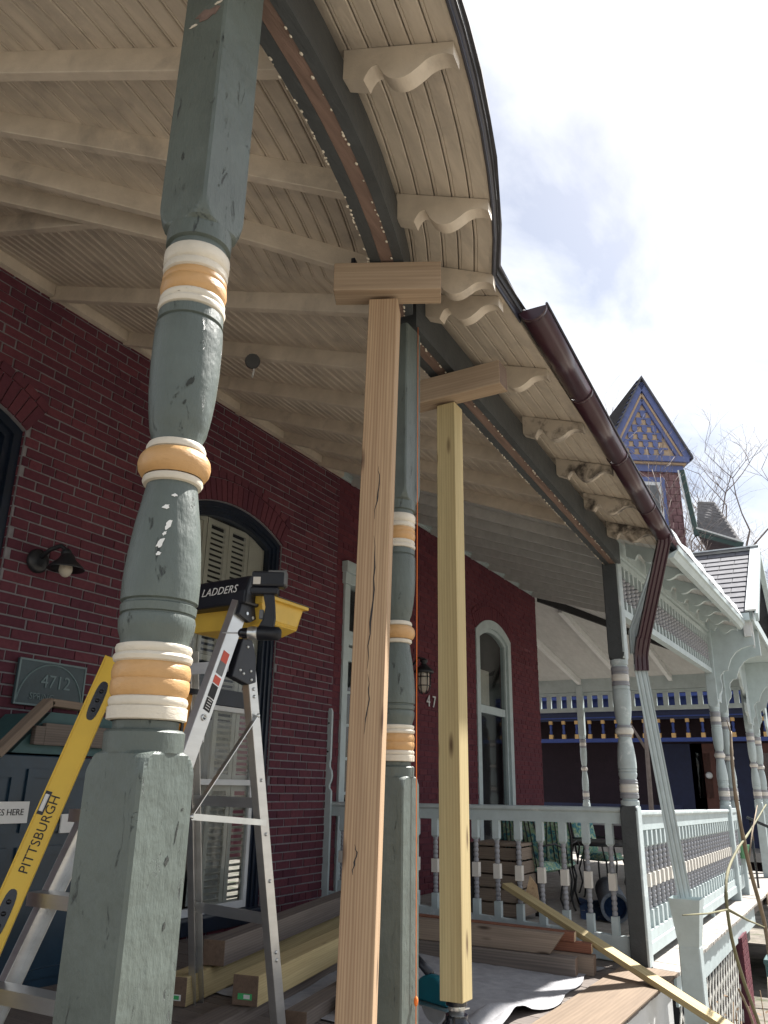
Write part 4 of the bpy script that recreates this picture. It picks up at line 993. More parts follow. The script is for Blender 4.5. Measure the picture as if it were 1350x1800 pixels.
m = MB(); m.obox((16.2, .88, 4.44), (16.2, 4.5, 4.44), .26, .025); m.build('ridge_cap', 'flashing', pg)
m = MB(); m.obox((16.2, .92, 4.36), (18.95, .92, 2.62), .09, .16, up=(.535, 0, .845)); m.build('rake_board', 'pale_blue', pg)
for k in range(16):
    z0 = 2.62 + k * .105; t = (z0 + .1 - 2.66) / 1.74; hw_ = 2.7 * max(0, 1 - t)
    if hw_ > .05: m = MB(); m.box((16.2 - hw_, 1.58, z0), (16.2 + hw_, 1.60, z0 + .1)); m.build('clapboard', 'pale_blue', pg)
# scroll-cut arches between the paired posts
def arch_board(name, x0, x1, zt, zlow, y, label):
    """solid board with a scalloped arch sawn out of it"""
    t = thing(name, ((x0 + x1) / 2, y, zlow), label, 'bracket', 'scroll-cut pale blue arch boards'); hw_ = (x1 - x0) / 2; xm = (x0 + x1) / 2
    lo = [(-1, 0), (-.87, 0), (-.85, .10), (-.76, .17), (-.74, .30), (-.77, .40), (-.70, .50), (-.60, .53), (-.57, .64), (-.46, .78), (-.30, .88), (-.12, .93), (0, .94)]
    lo = lo + [(-a, b) for a, b in lo[-2::-1]]
    H = zt - zlow; v = []
    m = MB(); rr = []
    for a, b in lo: rr.append([(xm + a * hw_, y, zlow + b * H), (xm + a * hw_, y, zt), (xm + a * hw_, y + .05, zt), (xm + a * hw_, y + .05, zlow + b * H)])
    m.loft(rr); m.build('board', 'pale_blue', t); return t
arch_board('scroll_bracket', 13.66, 18.64, 2.60, 1.34, 1.615, 'wide scalloped pale blue arch board over the neighbouring steps')
arch_board('scroll_bracket', 18.78, 23.0, 2.60, 1.34, 1.615, 'scalloped pale blue arch board cut by the right edge')
# scalloped knee brackets carrying the gable's overhang out from the paired posts
KB = [(1.665, 1.36), (1.60, 1.37), (1.585, 1.44), (1.545, 1.50), (1.53, 1.58), (1.545, 1.66), (1.535, 1.73), (1.48, 1.79), (1.42, 1.80), (1.405, 1.86), (1.36, 1.97), (1.28, 2.07), (1.18, 2.13), (1.05, 2.16), (1.00, 2.16), (1.00, 2.60), (1.665, 2.60)]
for x, lab in ((13.6, 'first large scalloped knee bracket under the gable, at the nearest slender post'), (14.72, 'second scalloped knee bracket, just behind the first'), (18.7, 'third scalloped knee bracket, beyond the steps'), (20.2, 'last scalloped knee bracket at the right edge')):
    t = thing('knee_bracket', (x, 1.6, 1.36), lab, 'bracket', 'scalloped knee brackets'); m = MB(); m.prism([(x - .03, y_, z_) for y_, z_ in KB], (.06, 0, 0)); m.build('board', 'pale_blue', t, bevel=.006)
m = MB(); m.box((13.5, 1.0, 2.601), (20.3, 1.66, 2.63)); m.build('soffit', 'pale_blue', pg)
m = MB(); m.box((13.46, .97, 2.56), (20.3, .999, 2.72)); m.build('eave_board', 'pale_blue', pg)
# side return of that porch: sloping boards, rafters, far beam and frieze
def hipy(x): return lerp(4.79, 1.69, (x - 14.45) / 5.75)
def sz(x): return lerp(3.50, 2.60, (x - 14.45) / 5.75)
x = 14.46
while x < 20.2:
    m = MB(); m.prism([(x, hipy(x), sz(x)), (x + .145, hipy(x + .145), sz(x + .145)), (x + .145, 9, sz(x + .145)), (x, 9, sz(x))], (0, 0, .02)); m.build('side_board', 'grey_board', roofB); x += .152
for y in (3.4, 4.5, 5.6, 6.7, 7.8):
    xa = max(14.46, 14.45 + (4.79 - y) / 3.1 * 5.75 + .1); m = MB(); m.obox((xa, y, sz(xa) - .07), (20.15, y, sz(20.15) - .07), .09, .13); m.build('side_rafter', 'white_trim', roofB)
m = MB(); m.obox((14.5, 4.74, 3.46), (20.2, 1.72, 2.55), .05, .14); m.build('hip_rafter', 'dark_room', roofB)
m = MB(); m.box((20.1, 1.7, 2.30), (20.24, 9, 2.66)); m.build('side_beam', 'pale_blue', roofB)
m = MB(); m.add([(14.4, 4.7, 3.62), (20.6, 1.4, 2.68), (20.6, 9, 2.68), (14.4, 9, 3.62)], [(0, 1, 2, 3)]); m.build('side_covering', 'roof_slate', roofB)
f2 = thing('spindle_frieze', (20.17, 4, 1.9), 'pale blue frieze with bright gaps across the far end of the porch', 'frieze')
for z0, z1 in ((1.82, 1.92), (2.22, 2.29)):
    m = MB(); m.box((20.14, 1.8, z0), (20.20, 9, z1)); m.build('rail', 'pale_blue', f2)
y = 1.95
while y < 7.5:
    m = MB(); m.box((20.13, y, 1.92), (20.21, y + .11, 2.22)); m.build('spindle', 'pale_blue', f2); y += .26

# ------------------------------------------------------------------ step ladder with tray and drill
RV = Vector((.491, -.871, 0))            # a horizontal direction, used for tools hanging loosely
ld = thing('step_ladder', (3.3, 3.0, -1.23), 'aluminium step ladder with black top cap and yellow tray', 'ladder')
FR0, FR1 = Vector((3.38, 2.77, .97)), Vector((2.55, 2.80, -1.24)); FL0, FL1 = Vector((3.45, 3.27, .97)), Vector((2.66, 3.55, -1.23))
RR0, RR1 = Vector((3.44, 2.77, .72)), Vector((3.98, 2.80, -1.235)); RL0, RL1 = Vector((3.51, 3.27, .72)), Vector((4.08, 3.50, -1.225))
def channel(mb, a, b, w, d, side, t=.006):
    """rail pressed from sheet: web and two flanges"""
    a, b = Vector(a), Vector(b); dd = (b - a).normalized(); sd_ = Vector(side); sd_ = (sd_ - dd * sd_.dot(dd)).normalized(); n_ = dd.cross(sd_)
    for o_, ww, hh in ((Vector((0, 0, 0)), t, w), (n_ * (w / 2 - t / 2) + sd_ * (d / 2), d, t), (-n_ * (w / 2 - t / 2) + sd_ * (d / 2), d, t)):
        mb.obox(a + o_, b + o_, ww, hh, up=n_)
for nm, a, b, sd_ in (('front_rail', FR0, FR1, (0, 1, 0)), ('front_rail', FL0, FL1, (0, -1, 0)), ('rear_rail', RR0, RR1, (0, 1, 0)), ('rear_rail', RL0, RL1, (0, -1, 0))):
    m = MB(); channel(m, a, b, .10 if nm == 'front_rail' else .072, .045, sd_); rl = m.build(nm, 'aluminium', ld, bevel=.0025)
    if nm == 'rear_rail' and a is RR0:
        for t in (.12, .14, .36, .50, .62, .80, .82):
            p = a.lerp(b, t); m = MB(); m.lathe([(.010, 0), (.009, .004), (.005, .007)], (p.x, p.y - .004, p.z), 12, axis=(0, -1, 0)); m.build('rivet', 'steel_zinc', rl)
    if a is FR0:
        p = a.lerp(b, .30); m = MB(); m.lathe([(.017, 0), (.017, .006), (.011, .006), (.011, 0)], (p.x, p.y - .003, p.z), 16, axis=(0, -1, 0)); m.build('rivet', 'steel_zinc', rl)
        dn = (b - a).normalized(); sidey = Vector((dn.z, 0, -dn.x))
        for t0, t1, mt in ((.145, .17, 'label_red'), (.17, .20, 'grey_plastic'), (.205, .222, 'label_red'), (.225, .255, 'print_black'), (.258, .33 - .045, 'print_black')):
            p, q = a.lerp(b, t0), a.lerp(b, t1); m = MB(); m.obox(p + Vector((0, -.0042, 0)), q + Vector((0, -.0042, 0)), .001, .05, up=sidey); m.build('warning_label', mt, rl)
        for k in range(5):
            p = a.lerp(b, .256 + .006 * k); m = MB(); m.obox(p + Vector((0, -.0055, 0)) - sidey * .016, p + Vector((0, -.0055, 0)) + sidey * .016, .0006, .0035, up=dn); m.build('warning_print', 'print_white', rl)
for t in (.17, .335, .50, .665, .83):
    p, q = FR0.lerp(FR1, t), FL0.lerp(FL1, t); m = MB(); m.box((p.x - .045, p.y + .004, p.z - .012), (p.x + .055, q.y - .004, p.z)); m.box((p.x - .045, p.y + .004, p.z - .06), (p.x - .04, q.y - .004, p.z - .012)); m.box((p.x + .05, p.y + .004, p.z - .04), (p.x + .055, q.y - .004, p.z - .012)); m.build('step', 'aluminium', ld)
for t in (.42, .72):
    p, q = RR0.lerp(RR1, t), RL0.lerp(RL1, t); m = MB(); m.obox(p + Vector((.01, .004, 0)), q + Vector((.01, -.004, 0)), .012, .055); m.build('rear_brace', 'aluminium', ld)
# spreader arms at the near side
a = RR0.lerp(RR1, .19) + Vector((0, -.01, 0)); c = FR0.lerp(FR1, .50) + Vector((.13, -.012, -.02)); b = RR0.lerp(RR1, .47) + Vector((0, -.012, 0))
m = MB(); m.obox(a, c, .005, .026, up=(0, 1, 0)); m.build('spreader_arm', 'steel_zinc', ld)
m = MB(); m.obox(c + Vector((0, -.006, 0)), b, .005, .03, up=(0, 0, 1)); m.build('spreader_arm', 'steel_zinc', ld)
for p in (a, c): m = MB(); m.lathe([(.012, 0), (.011, .006), (.006, .009)], (p.x, p.y - .008, p.z), 12, axis=(0, -1, 0)); m.build('rivet', 'steel_zinc', ld)
# black hinge plate and cap
m = MB(); m.prism([(3.30, 2.755, .53), (3.44, 2.755, .50), (3.505, 2.755, .52), (3.49, 2.755, .66), (3.445, 2.755, .745), (3.365, 2.755, .74)], (0, .05, 0)); hp = m.build('hinge_plate', 'black_plastic', ld, bevel=.006)
for x, z in ((3.41, .70), (3.36, .57), (3.39, .555), (3.45, .575), (3.46, .53)):
    m = MB(); m.lathe([(.009, 0), (.008, .004), (.004, .006)], (x, 2.754, z), 10, axis=(0, -1, 0)); m.build('rivet', 'steel_zinc', hp)
m = MB(); m.prism([(3.31, 2.72, .92), (3.53, 2.72, .92), (3.55, 2.72, .995), (3.52, 2.72, 1.085), (3.35, 2.72, 1.085), (3.315, 2.72, .995)], (.05, .62, 0)); cap = m.build('top_cap', 'black_plastic', ld, bevel=.012)
m = MB(); m.prism([(3.30, 2.745, .86), (3.40, 2.745, .83), (3.46, 2.745, .86), (3.47, 2.745, .96), (3.38, 2.745, .99), (3.33, 2.745, .96)], (0, .03, 0)); hk = m.build('cap_bracket', 'black_plastic', ld, bevel=.005)
for x, z in ((3.37, .875), (3.42, .86), (3.37, .955)):
    m = MB(); m.lathe([(.010, 0), (.009, .004)], (x, 2.744, z), 10, axis=(0, -1, 0)); m.build('rivet', 'steel_zinc', hk)
lettering('LADDERS', .062, 'print_white', (3.322, 2.915, 1.005), (-.05, -.62, 0), (.1, 0, 1), cap, shear=.25, spacing=1.05)
# yellow tray
m = MB(); ty0, ty1 = 2.70, 3.20; TZ = .085
def trayring(y, dx, z0, z1):
    z0 += TZ; z1 += TZ
    return [(3.42 - dx, y, z1), (3.46 - dx * .3, y, z0), (3.78 + dx * .3, y, z0), (3.84 + dx, y, z1), (3.82 + dx, y, z1), (3.77 + dx * .3, y, z0 + .012), (3.47 - dx * .3, y, z0 + .012), (3.44 - dx, y, z1)]
m.loft([trayring(ty0 + .01, .0, .78, .905), trayring(ty0, .0, .76, .905), trayring(2.8, .01, .73, .90), trayring(ty1, 0, .73, .90)])
m.prism([(3.42, ty0, .905 + TZ), (3.46, ty0, .78 + TZ), (3.78, ty0, .78 + TZ), (3.84, ty0, .905 + TZ)], (0, .012, 0)); m.box((3.41, ty0 - .03, .89 + TZ), (3.85, ty0 + .01, .91 + TZ)); m.box((3.40, ty0 - .03, .85 + TZ), (3.42, ty0 + .02, .91 + TZ)); m.build('tray', 'tray_yellow', ld, bevel=.004)
# orange tool pouch on the second step
m = MB(); rr = []
for z, w_ in ((.22, .05), (.30, .062), (.40, .072), (.43, .074)): rr.append([(3.14 - w_ * .6, 2.98 - w_, z), (3.14 + w_ * .6, 2.98 - w_, z), (3.14 + w_ * .6, 3.02 + w_, z), (3.14 - w_ * .6, 3.02 + w_, z)])
m.loft(rr); po = m.build('pouch', 'pouch_orange', ld, bevel=.008)
m = MB(); m.box((3.08, 2.88, .43), (3.2, 3.12, .455)); m.box((3.13, 2.915, .1), (3.145, 2.93, .43)); m.build('pouch_rim', 'black_plastic', po)
m = MB(); m.box((3.12, 3.07, .28), (3.15, 3.085, .95)); m.build('hanging_strap', 'black_plastic', po)
# drill hanging head-down from the cap bracket
dl = thing('cordless_drill', (3.18, 2.49, .62), 'black cordless drill hanging upside down beside the ladder cap', 'drill')
C0 = Vector((3.32, 2.575, .045)); Lv = -RV
def dp_(u, z, w=0): return C0 + Lv * u + Vector((.871, .491, 0)) * w + Vector((0, 0, z))
def dbox(u0, u1, z0, z1, w, name, mat, bev=.008, par=dl):
    mb = MB(); mb.prism([dp_(u0, z0, -w), dp_(u1, z0, -w), dp_(u1, z1, -w), dp_(u0, z1, -w)], tuple((dp_(0, 0, w) - dp_(0, 0, -w)))); return mb.build(name, mat, par, bevel=bev)
bt = dbox(-.095, .085, .945, 1.03, .042, 'battery', 'black_plastic', .012)
dbox(-.10, .0, .955, 1.035, .040, 'battery_label_block', 'grey_plastic', .006, bt)
dbox(.035, .075, .955, .995, .0435, 'sticker', 'square_cream', .002, bt)
dbox(-.06, .09, .905, .945, .036, 'foot', 'black_plastic', .01)
m = MB(); m.prism([dp_(-.035, .92, -.020), dp_(.025, .92, -.020), dp_(.005, .84, -.020), dp_(.012, .78, -.020), dp_(.035, .735, -.020), dp_(-.045, .72, -.020), dp_(-.052, .78, -.020), dp_(-.045, .85, -.020)], tuple(dp_(0, 0, .02) - dp_(0, 0, -.02))); m.build('handle', 'black_plastic', dl, bevel=.01)
dbox(.012, .036, .775, .825, .012, 'trigger', 'grey_plastic', .004)
m = MB(); m.lathe([(.022, 0), (.034, .012), (.038, .05), (.038, .12), (.033, .125)], dp_(-.085, .70), 22, axis=Lv); m.build('motor_housing', 'black_plastic', dl)
m = MB(); m.lathe([(.033, 0), (.036, .004), (.036, .035), (.031, .05)], dp_(.04, .70), 22, axis=Lv); m.build('gear_collar', 'steel_zinc', dl)
m = MB(); m.lathe([(.028, 0), (.029, .02), (.024, .045), (.012, .055)], dp_(.085, .70), 18, axis=Lv); m.build('chuck', 'black_gloss', dl)
m = MB(); m.lathe([(.004, 0), (.004, .065), (.002, .09)], dp_(.135, .70), 8, axis=Lv); m.build('bit', 'steel_zinc', dl)
# ------------------------------------------------------------------ spirit level propped on the ladder
A, B = Vector((3.035, 3.341, .612)), Vector((2.46, 3.476, -1.19))
lv = thing('spirit_level', (2.41, 3.28, -1.19), 'long yellow spirit level propped along the ladder rail', 'level')
dv = (B - A).normalized(); nv_ = Vector((-.70, -.71, 0)); nv_ = (nv_ - dv * nv_.dot(dv)).normalized(); wv = dv.cross(nv_)
if wv.x > 0: wv = -wv
m = MB(); m.obox(A, B, .045, .112, up=wv); m.obox(A + wv * .053, B + wv * .053, .056, .008, up=wv); m.obox(A - wv * .053, B - wv * .053, .056, .008, up=wv); m.build('beam', 'tool_yellow', lv, bevel=.003)
L_ = (B - A).length
for t in (.125, .66):
    c = A.lerp(B, t) + nv_ * .0232; pts = []
    for k in range(20):
        a_ = 2 * math.pi * k / 20; pts.append(c + dv * (.105 * math.copysign(abs(math.cos(a_)) ** .7, math.cos(a_))) + wv * (.028 * math.copysign(abs(math.sin(a_)) ** .7, math.sin(a_))))
    m = MB(); m.prism(pts, tuple(nv_ * .0012)); hg = m.build('hand_grip', 'black_gloss', lv)
    for k in range(3): m = MB(); m.sphere(tuple(c + dv * (-.05 + .05 * k) + nv_ * .002), .012, 10, 6, sc=(1, 1, .9)); m.build('finger_ridge', 'black_gloss', hg)
m = MB(); c = A.lerp(B, .405) + wv * .036; m.obox(c - dv * .055 + nv_ * .0005, c + dv * .055 + nv_ * .0005, .047, .034, up=wv); wn_ = m.build('vial_window', 'black_plastic', lv)
m = MB(); m.lathe([(.011, 0), (.011, .08)], c - dv * .04 + nv_ * .02, 12, axis=dv); m.build('vial', 'label_white', wn_)
lettering('PITTSBURGH', .062, 'print_black', A.lerp(B, .475) + nv_ * .0235 - wv * .006, -dv, wv if (-dv).cross(wv).dot(nv_) > 0 else -wv, lv, spacing=1.0)

# ------------------------------------------------------------------ timbers lying on the deck
T = [('A', (3.93, 3.52, -1.122), (6.55, 4.10, -1.12), .15, .15, 'treated', 'yellow-green square beam with a white tag, low in the left pile'),
     ('B', (4.22, 3.50, -.968), (6.9, 4.12, -.965), .145, .14, 'grey_timber', 'grey square beam lying on top of the left timber pile'),
     ('C', (3.98, 3.06, -1.072), (6.7, 3.62, -1.07), .155, .15, 'treated', 'yellow-green square beam with a bright green tag on its end'),
     ('D', (3.4, 3.00, -1.195), (6.6, 3.66, -1.195), .16, .085, 'grey_timber', 'flat grey plank under the beams of the left pile'),
     ('E', (4.1, 2.80, -1.20), (5.1, 2.98, -1.2), .13, .08, 'grey_timber', 'short weathered grey offcut beside the ladder foot'),
     ('F', (4.42, 2.66, -1.185), (4.9, 2.75, -1.185), .12, .125, 'red_timber', 'short reddish block behind the pine prop'),
     ('G', (4.72, 2.86, -1.10), (5.5, 3.02, -1.10), .09, .08, 'old_timber', 'small brown offcut lying over the reddish block'),
     ('H', (6.33, 3.62, -1.215), (6.58, 1.985, -1.262), .13, .14, 'grey_timber', 'dark grey beam lowest in the pile before the railing'),
     ('I', (6.36, 3.70, -1.07), (6.60, 2.08, -1.115), .12, .145, 'old_timber', 'brown beam with a slanted end lying on the dark grey beam'),
     ('J', (6.55, 3.65, -1.21), (6.77, 1.90, -1.265), .14, .13, 'old_timber', 'plain brown beam behind the dark grey one, low'),
     ('K', (6.60, 3.60, -1.115), (6.83, 1.93, -1.16), .09, .07, 'red_timber', 'thin reddish board upon the rear brown beam'),
     ('L', (6.62, 3.55, -1.045), (6.80, 2.05, -1.088), .085, .07, 'red_timber', 'topmost thin board of the pile before the railing')]
tb = {}
for key, a, b, w, h, mat, lab in T:
    tb[key] = timber('timber', a, b, w, h, mat, None, .005, end='end_grain' if key not in 'KL' else 'pine', label=lab, cat='timber', group='timbers lying on the deck')
me = tb['I'].data
for v in me.vertices:
    if v.co.x > 1 and v.co.z < 0: v.co.x -= .10
for key, m0, m1 in (('A', 'label_white', 'label_green'), ('C', 'label_green', 'label_white')):
    o = tb[key]; d = (o.matrix_basis.to_3x3() @ Vector((1, 0, 0))); yv = o.matrix_basis.to_3x3() @ Vector((0, 1, 0)); c = o.matrix_basis.translation
    for mt, dy, w_, e in ((m0, 0, .085, .001), (m1, -.012, .038, .0018)):
        mb = MB(); mb.obox(c - d * e - yv * (w_ / 2) + yv * dy + Vector((0, 0, -.03)), c - d * e + yv * (w_ / 2) + yv * dy + Vector((0, 0, -.03)), .0012, .03 if mt == m0 else .02, up=(0, 0, 1))
        l_ = mb.build('tag', mt, None); l_.parent = o; l_.matrix_parent_inverse = o.matrix_basis.inverted()
timber('leaning_board', (7.31, 2.80, -.815), (6.28, .60, -1.60), .115, .042, 'treated', None, .004, end='pine', label='pale yellow board leaning from the railing over the deck edge', cat='board')
m = MB(); m.prism([(7.36, 2.66, -.93), (7.36, 2.60, -.73), (7.36, 2.54, -.80), (7.36, 2.52, -.96)], (.012, 0, 0)); m.build('wood_wedge', 'pine', label='small orange wood wedge stuck upright by the leaning board', cat='wedge')
# plywood over the deck edge
pl = MB(); rr = []
for x in (4.6, 6.0, 7.33): y0, y1 = Yb(x) - .262, 1.815; rr.append([(x, y0, deckz(x, y0) + .003), (x, y1, deckz(x, y1) + .003), (x, y1, deckz(x, y1) + .016), (x, y0, deckz(x, y0) + .016)])
pl.loft(rr); pl.build('plywood_sheet', 'ply', label='brown plywood strip laid along the deck edge', cat='plywood', bevel=.002)
# drop cloth
m = MB(); NX, NY = 70, 50; vv = []
from mathutils import noise as mn
for i in range(NX + 1):
    for j in range(NY + 1):
        u, v = i / NX, j / NY; x = lerp(4.3, 7.02 + .1 * math.sin(v * 5), u); yl = 1.885 + .04 * math.sin(u * 9) + .022 * math.sin(u * 23); y = lerp(yl, 3.55, v)
        q = Vector((x * 2.3, y * 2.3, 0)); w_ = abs(mn.noise(q)) * .018 + abs(mn.noise(q * 2.7)) * .009
        w_ += .05 * math.exp(-((x - 5.05) / .28) ** 2 - ((y - 2.0) / .16) ** 2) * (1 + .6 * math.sin(y * 40)) + .008 * math.exp(-((y - yl) / .05) ** 2) * (.5 + .5 * math.sin(x * 9))
        vv.append((x, y, deckz(x, y) + .006 + w_))
m.add(vv, [(i * (NY + 1) + j, (i + 1) * (NY + 1) + j, (i + 1) * (NY + 1) + j + 1, i * (NY + 1) + j + 1) for i in range(NX) for j in range(NY)], True)
m.build('drop_cloth', 'cloth', label='crumpled grey drop cloth spread under the props and timbers', cat='drop cloth')
# teal circular saw
sw = thing('circular_saw', (4.75, 2.22, -1.22), 'teal and black circular saw lying behind the yellow prop', 'saw')
sc = Vector((4.45, 2.17, -1.11)); fx = Vector((-.35, -.94, 0)); ny = Vector((.94, -.35, 0))
m = MB(); pts = []
for k in range(15):
    a_ = math.pi * k / 14; pts.append(sc + fx * (.135 * math.cos(a_)) + Vector((0, 0, .135 * math.sin(a_) + .0)))
m.prism(pts, tuple(ny * .06)); m.build('blade_guard', 'teal_tool', sw, bevel=.012)
m = MB(); m.lathe([(.05, 0), (.055, .02), (.055, .12), (.045, .15)], sc + ny * .06 + Vector((0, 0, .04)), 20, axis=ny); m.build('motor', 'teal_tool', sw)
m = MB(); m.tube([sc - fx * .02 + ny * .03 + Vector((0, 0, .13)), sc - fx * .13 + ny * .03 + Vector((0, 0, .19)), sc - fx * .22 + ny * .03 + Vector((0, 0, .12)), sc - fx * .20 + ny * .03 + Vector((0, 0, .03)), sc - fx * .10 + ny * .03 + Vector((0, 0, .02))], [.026, .024, .026, .028, .03], 10); m.build('handle', 'black_plastic', sw)
m = MB(); m.lathe([(.013, 0), (.022, .01), (.02, .05), (.012, .055)], sc + fx * .11 + ny * .05 + Vector((0, 0, .09)), 12, axis=(fx * .6 + Vector((0, 0, 1)))); m.build('front_knob', 'black_plastic', sw)
m = MB(); m.obox(sc + fx * .19 + ny * .03 + Vector((0, 0, -.005)), sc - fx * .19 + ny * .03 + Vector((0, 0, -.005)), .17, .006); m.build('shoe', 'steel_zinc', sw)
m = MB(); m.lathe([(.10, 0), (.10, .003)], sc + ny * .03 + Vector((0, 0, .0)), 28, axis=ny); m.build('blade', 'steel_zinc', sw)
m = MB(); m.prism([sc - fx * .24 + Vector((0, 0, -.02)), sc - fx * .14 + Vector((0, 0, -.02)), sc - fx * .14 + Vector((0, 0, .05)), sc - fx * .24 + Vector((0, 0, .05))], tuple(ny * .08)); m.build('battery', 'black_plastic', sw, bevel=.008)
timber('spacer_board', (4.35, 2.1, -1.235), (4.62, 1.75, -1.25), .12, .035, 'treated', None, .003, label='short pale board lying beside the bottle jack', cat='board')

# ------------------------------------------------------------------ fittings on the near house
pbx = thing('parcel_cabinet', (3.3, 4.5, -1.2), 'dark teal panelled parcel cabinet with a wooden hood, below the number plaque', 'cabinet')
m = MB(); m.box((2.62, 4.33, -1.19), (4.02, 4.775, .14)); m.build('body', 'navy_teal', pbx, bevel=.008)
for xa, xb in ((2.7, 3.3), (3.36, 3.96)):
    for z0, z1 in ((-1.1, -.38), (-.30, .06)):
        m = MB(); frame_rect(m, xa, xb, z0, z1, .05, 4.315, 4.332); m.build('panel_frame', 'navy_teal', pbx)
hood = [(3.13, .14), (3.42, .46), (3.97, .46), (4.05, .38), (4.05, .14)]
m = MB(); m.prism([(x, 4.32, z) for x, z in [(3.22, .15), (3.46, .40), (3.97, .40), (3.97, .15)]], (0, .44, 0)); hd = m.build('hood', 'bin_teal', pbx)
for (xa, za), (xb, zb) in (((3.10, .13), (3.42, .465)), ((3.41, .455), (4.06, .44))):
    timber('hood_trim', (xa, 4.30, za), (xb, 4.30, zb), .09, .045, 'old_timber', hd, .004, up=(0, 0, 1))
m = MB(); m.box((3.40, 4.27, .20), (3.97, 4.31, .33)); m.box((3.33, 4.27, .20), (3.40, 4.31, .31)); m.build('fascia_board', 'grey_timber', hd, bevel=.004)
m = MB(); m.box((2.93, 4.302, -.245), (3.39, 4.313, -.125)); sg = m.build('notice', 'label_white', pbx)
lettering('PACKAGES HERE', .05, 'print_black', (3.17, 4.3005, -.185), (1, 0, 0), (0, 0, 1), sg)
m = MB(); m.box((3.64, 4.302, -.31), (3.80, 4.313, -.20)); m.build('notice', 'label_white', pbx)
pq = thing('house_number_plaque', (3.77, YW, .62), 'dark green house number plaque reading 4712 on the brick', 'plaque')
m = MB(); m.box((3.49, YW - .045, .47), (4.05, YW - .02, .775)); m.build('plate', 'plaque', pq, bevel=.006)
m = MB(); m.tube([(3.77 + .265 * math.cos(a), YW - .047, .485 + .27 * math.sin(a)) for a in [math.pi * k / 24 for k in range(25)]], .006, 6); frame_rect(m, 3.49, 4.05, .47, .775, .012, YW - .05, YW - .044); m.build('moulding', 'plaque_edge', pq)
lettering('4712', .125, 'plaque_edge', (3.80, YW - .048, .635), (1, 0, 0), (0, 0, 1), pq, depth=.003)
lettering('SPRING', .06, 'plaque_edge', (3.70, YW - .048, .53), (1, 0, 0), (0, 0, 1), pq, depth=.003)
lm = thing('wall_lamp', (3.54, YW, 1.45), 'dark barn style wall lamp with a bare bulb above the plaque', 'wall lamp')
m = MB(); m.lathe([(.085, 0), (.085, .02), (.07, .035), (.03, .04)], (3.52, YW - .012, 1.45), 24, axis=(0, -1, 0)); m.build('back_plate', 'lamp_metal', lm)
m = MB(); m.tube([(3.52, YW - .05, 1.47), (3.54, YW - .11, 1.53), (3.57, YW - .18, 1.555), (3.59, YW - .22, 1.52), (3.595, YW - .23, 1.48)], .017, 10); m.sphere((3.59, YW - .22, 1.50), .038, 12, 8); m.build('arm', 'lamp_metal', lm)
m = MB(); m.lathe([(.03, 1.50), (.045, 1.485), (.06, 1.455), (.115, 1.405), (.128, 1.385), (.126, 1.383), (.11, 1.40), (.055, 1.45), (.03, 1.49)], (3.595, YW - .23, 0), 28, cap=False); m.build('shade', 'lamp_metal', lm)
m = MB(); m.lathe([(.02, 1.45), (.036, 1.43), (.045, 1.40), (.046, 1.375), (.038, 1.35), (.02, 1.333), (.003, 1.328)], (3.595, YW - .23, 0), 20); bl = m.build('bulb', 'bulb_glass', lm)
m = MB()
for k in range(5): m.tube([(3.57 + .0125 * k, YW - .23, 1.425), (3.572 + .012 * k, YW - .235, 1.36)], .0025, 5)
m.build('filament', 'ochre_trim', bl)
lb = thing('wall_lantern', (9.22, YW, 1.2), 'black caged lantern beside the number on the far brick wall', 'lantern')
cx, cy = 9.22, YW - .22
m = MB(); m.lathe([(.12, 1.37), (.13, 1.38), (.115, 1.41), (.06, 1.46), (.035, 1.48), (.035, 1.505), (.05, 1.51), (.045, 1.54), (.012, 1.56)], (cx, cy, 0), 20); m.tube([(cx, cy, 1.55), (cx, cy + .08, 1.57), (cx, cy + .14, 1.50), (cx, YW, 1.45)], .014, 8); m.build('cap', 'lamp_metal', lb)
m = MB(); m.lathe([(.07, 1.37), (.07, 1.22), (.055, 1.16), (.025, 1.125)], (cx, cy, 0), 20); m.build('globe', 'bulb_glass', lb)
m = MB()
for k in range(6):
    a_ = 2 * math.pi * k / 6; m.tube([(cx + r_ * math.cos(a_), cy + r_ * math.sin(a_), z) for r_, z in ((.085, 1.37), (.085, 1.22), (.07, 1.15), (.03, 1.11))], .007, 6)
for r_, z in ((.086, 1.32), (.084, 1.21)): m.tube([(cx + r_ * math.cos(a_), cy + r_ * math.sin(a_), z) for a_ in [2 * math.pi * k / 20 for k in range(21)]], .006, 6)
m.build('cage', 'lamp_metal', lb)
nb = thing('house_number', (10.0, YW, 1.05), 'thin pale house number 4714 beside the lantern', 'house number')
for k, ch in enumerate('4714'): lettering(ch, .215, 'white_trim', (9.76 + .175 * k, YW - .022, 1.075), (1, 0, 0), (0, 0, 1), nb, name='digit', depth=.004)
cm = thing('security_camera', (3.75, 3.2, 2.74), 'small dark floodlight fitting under the porch rafters', 'floodlight')
q = surf(3.99, 1.62); m = MB(); m.lathe([(.025, 0), (.05, .03), (.055, .08), (.05, .1)], (3.93, 3.32, 2.86), 16, axis=(-.6, -.5, -.35)); m.build('head', 'lamp_metal', cm)
m = MB(); m.tube([(3.93, 3.32, 2.86), (3.96, 3.33, 2.90), (3.99, 3.33, 2.95)], .014, 8); m.build('arm', 'lamp_metal', cm)
m = MB(); m.tube([(3.90, 3.28, 2.81), (3.89, 3.27, 2.75), (3.905, 3.29, 2.72), (3.925, 3.30, 2.80)], .006, 6); m.build('cable', 'white_trim', cm)

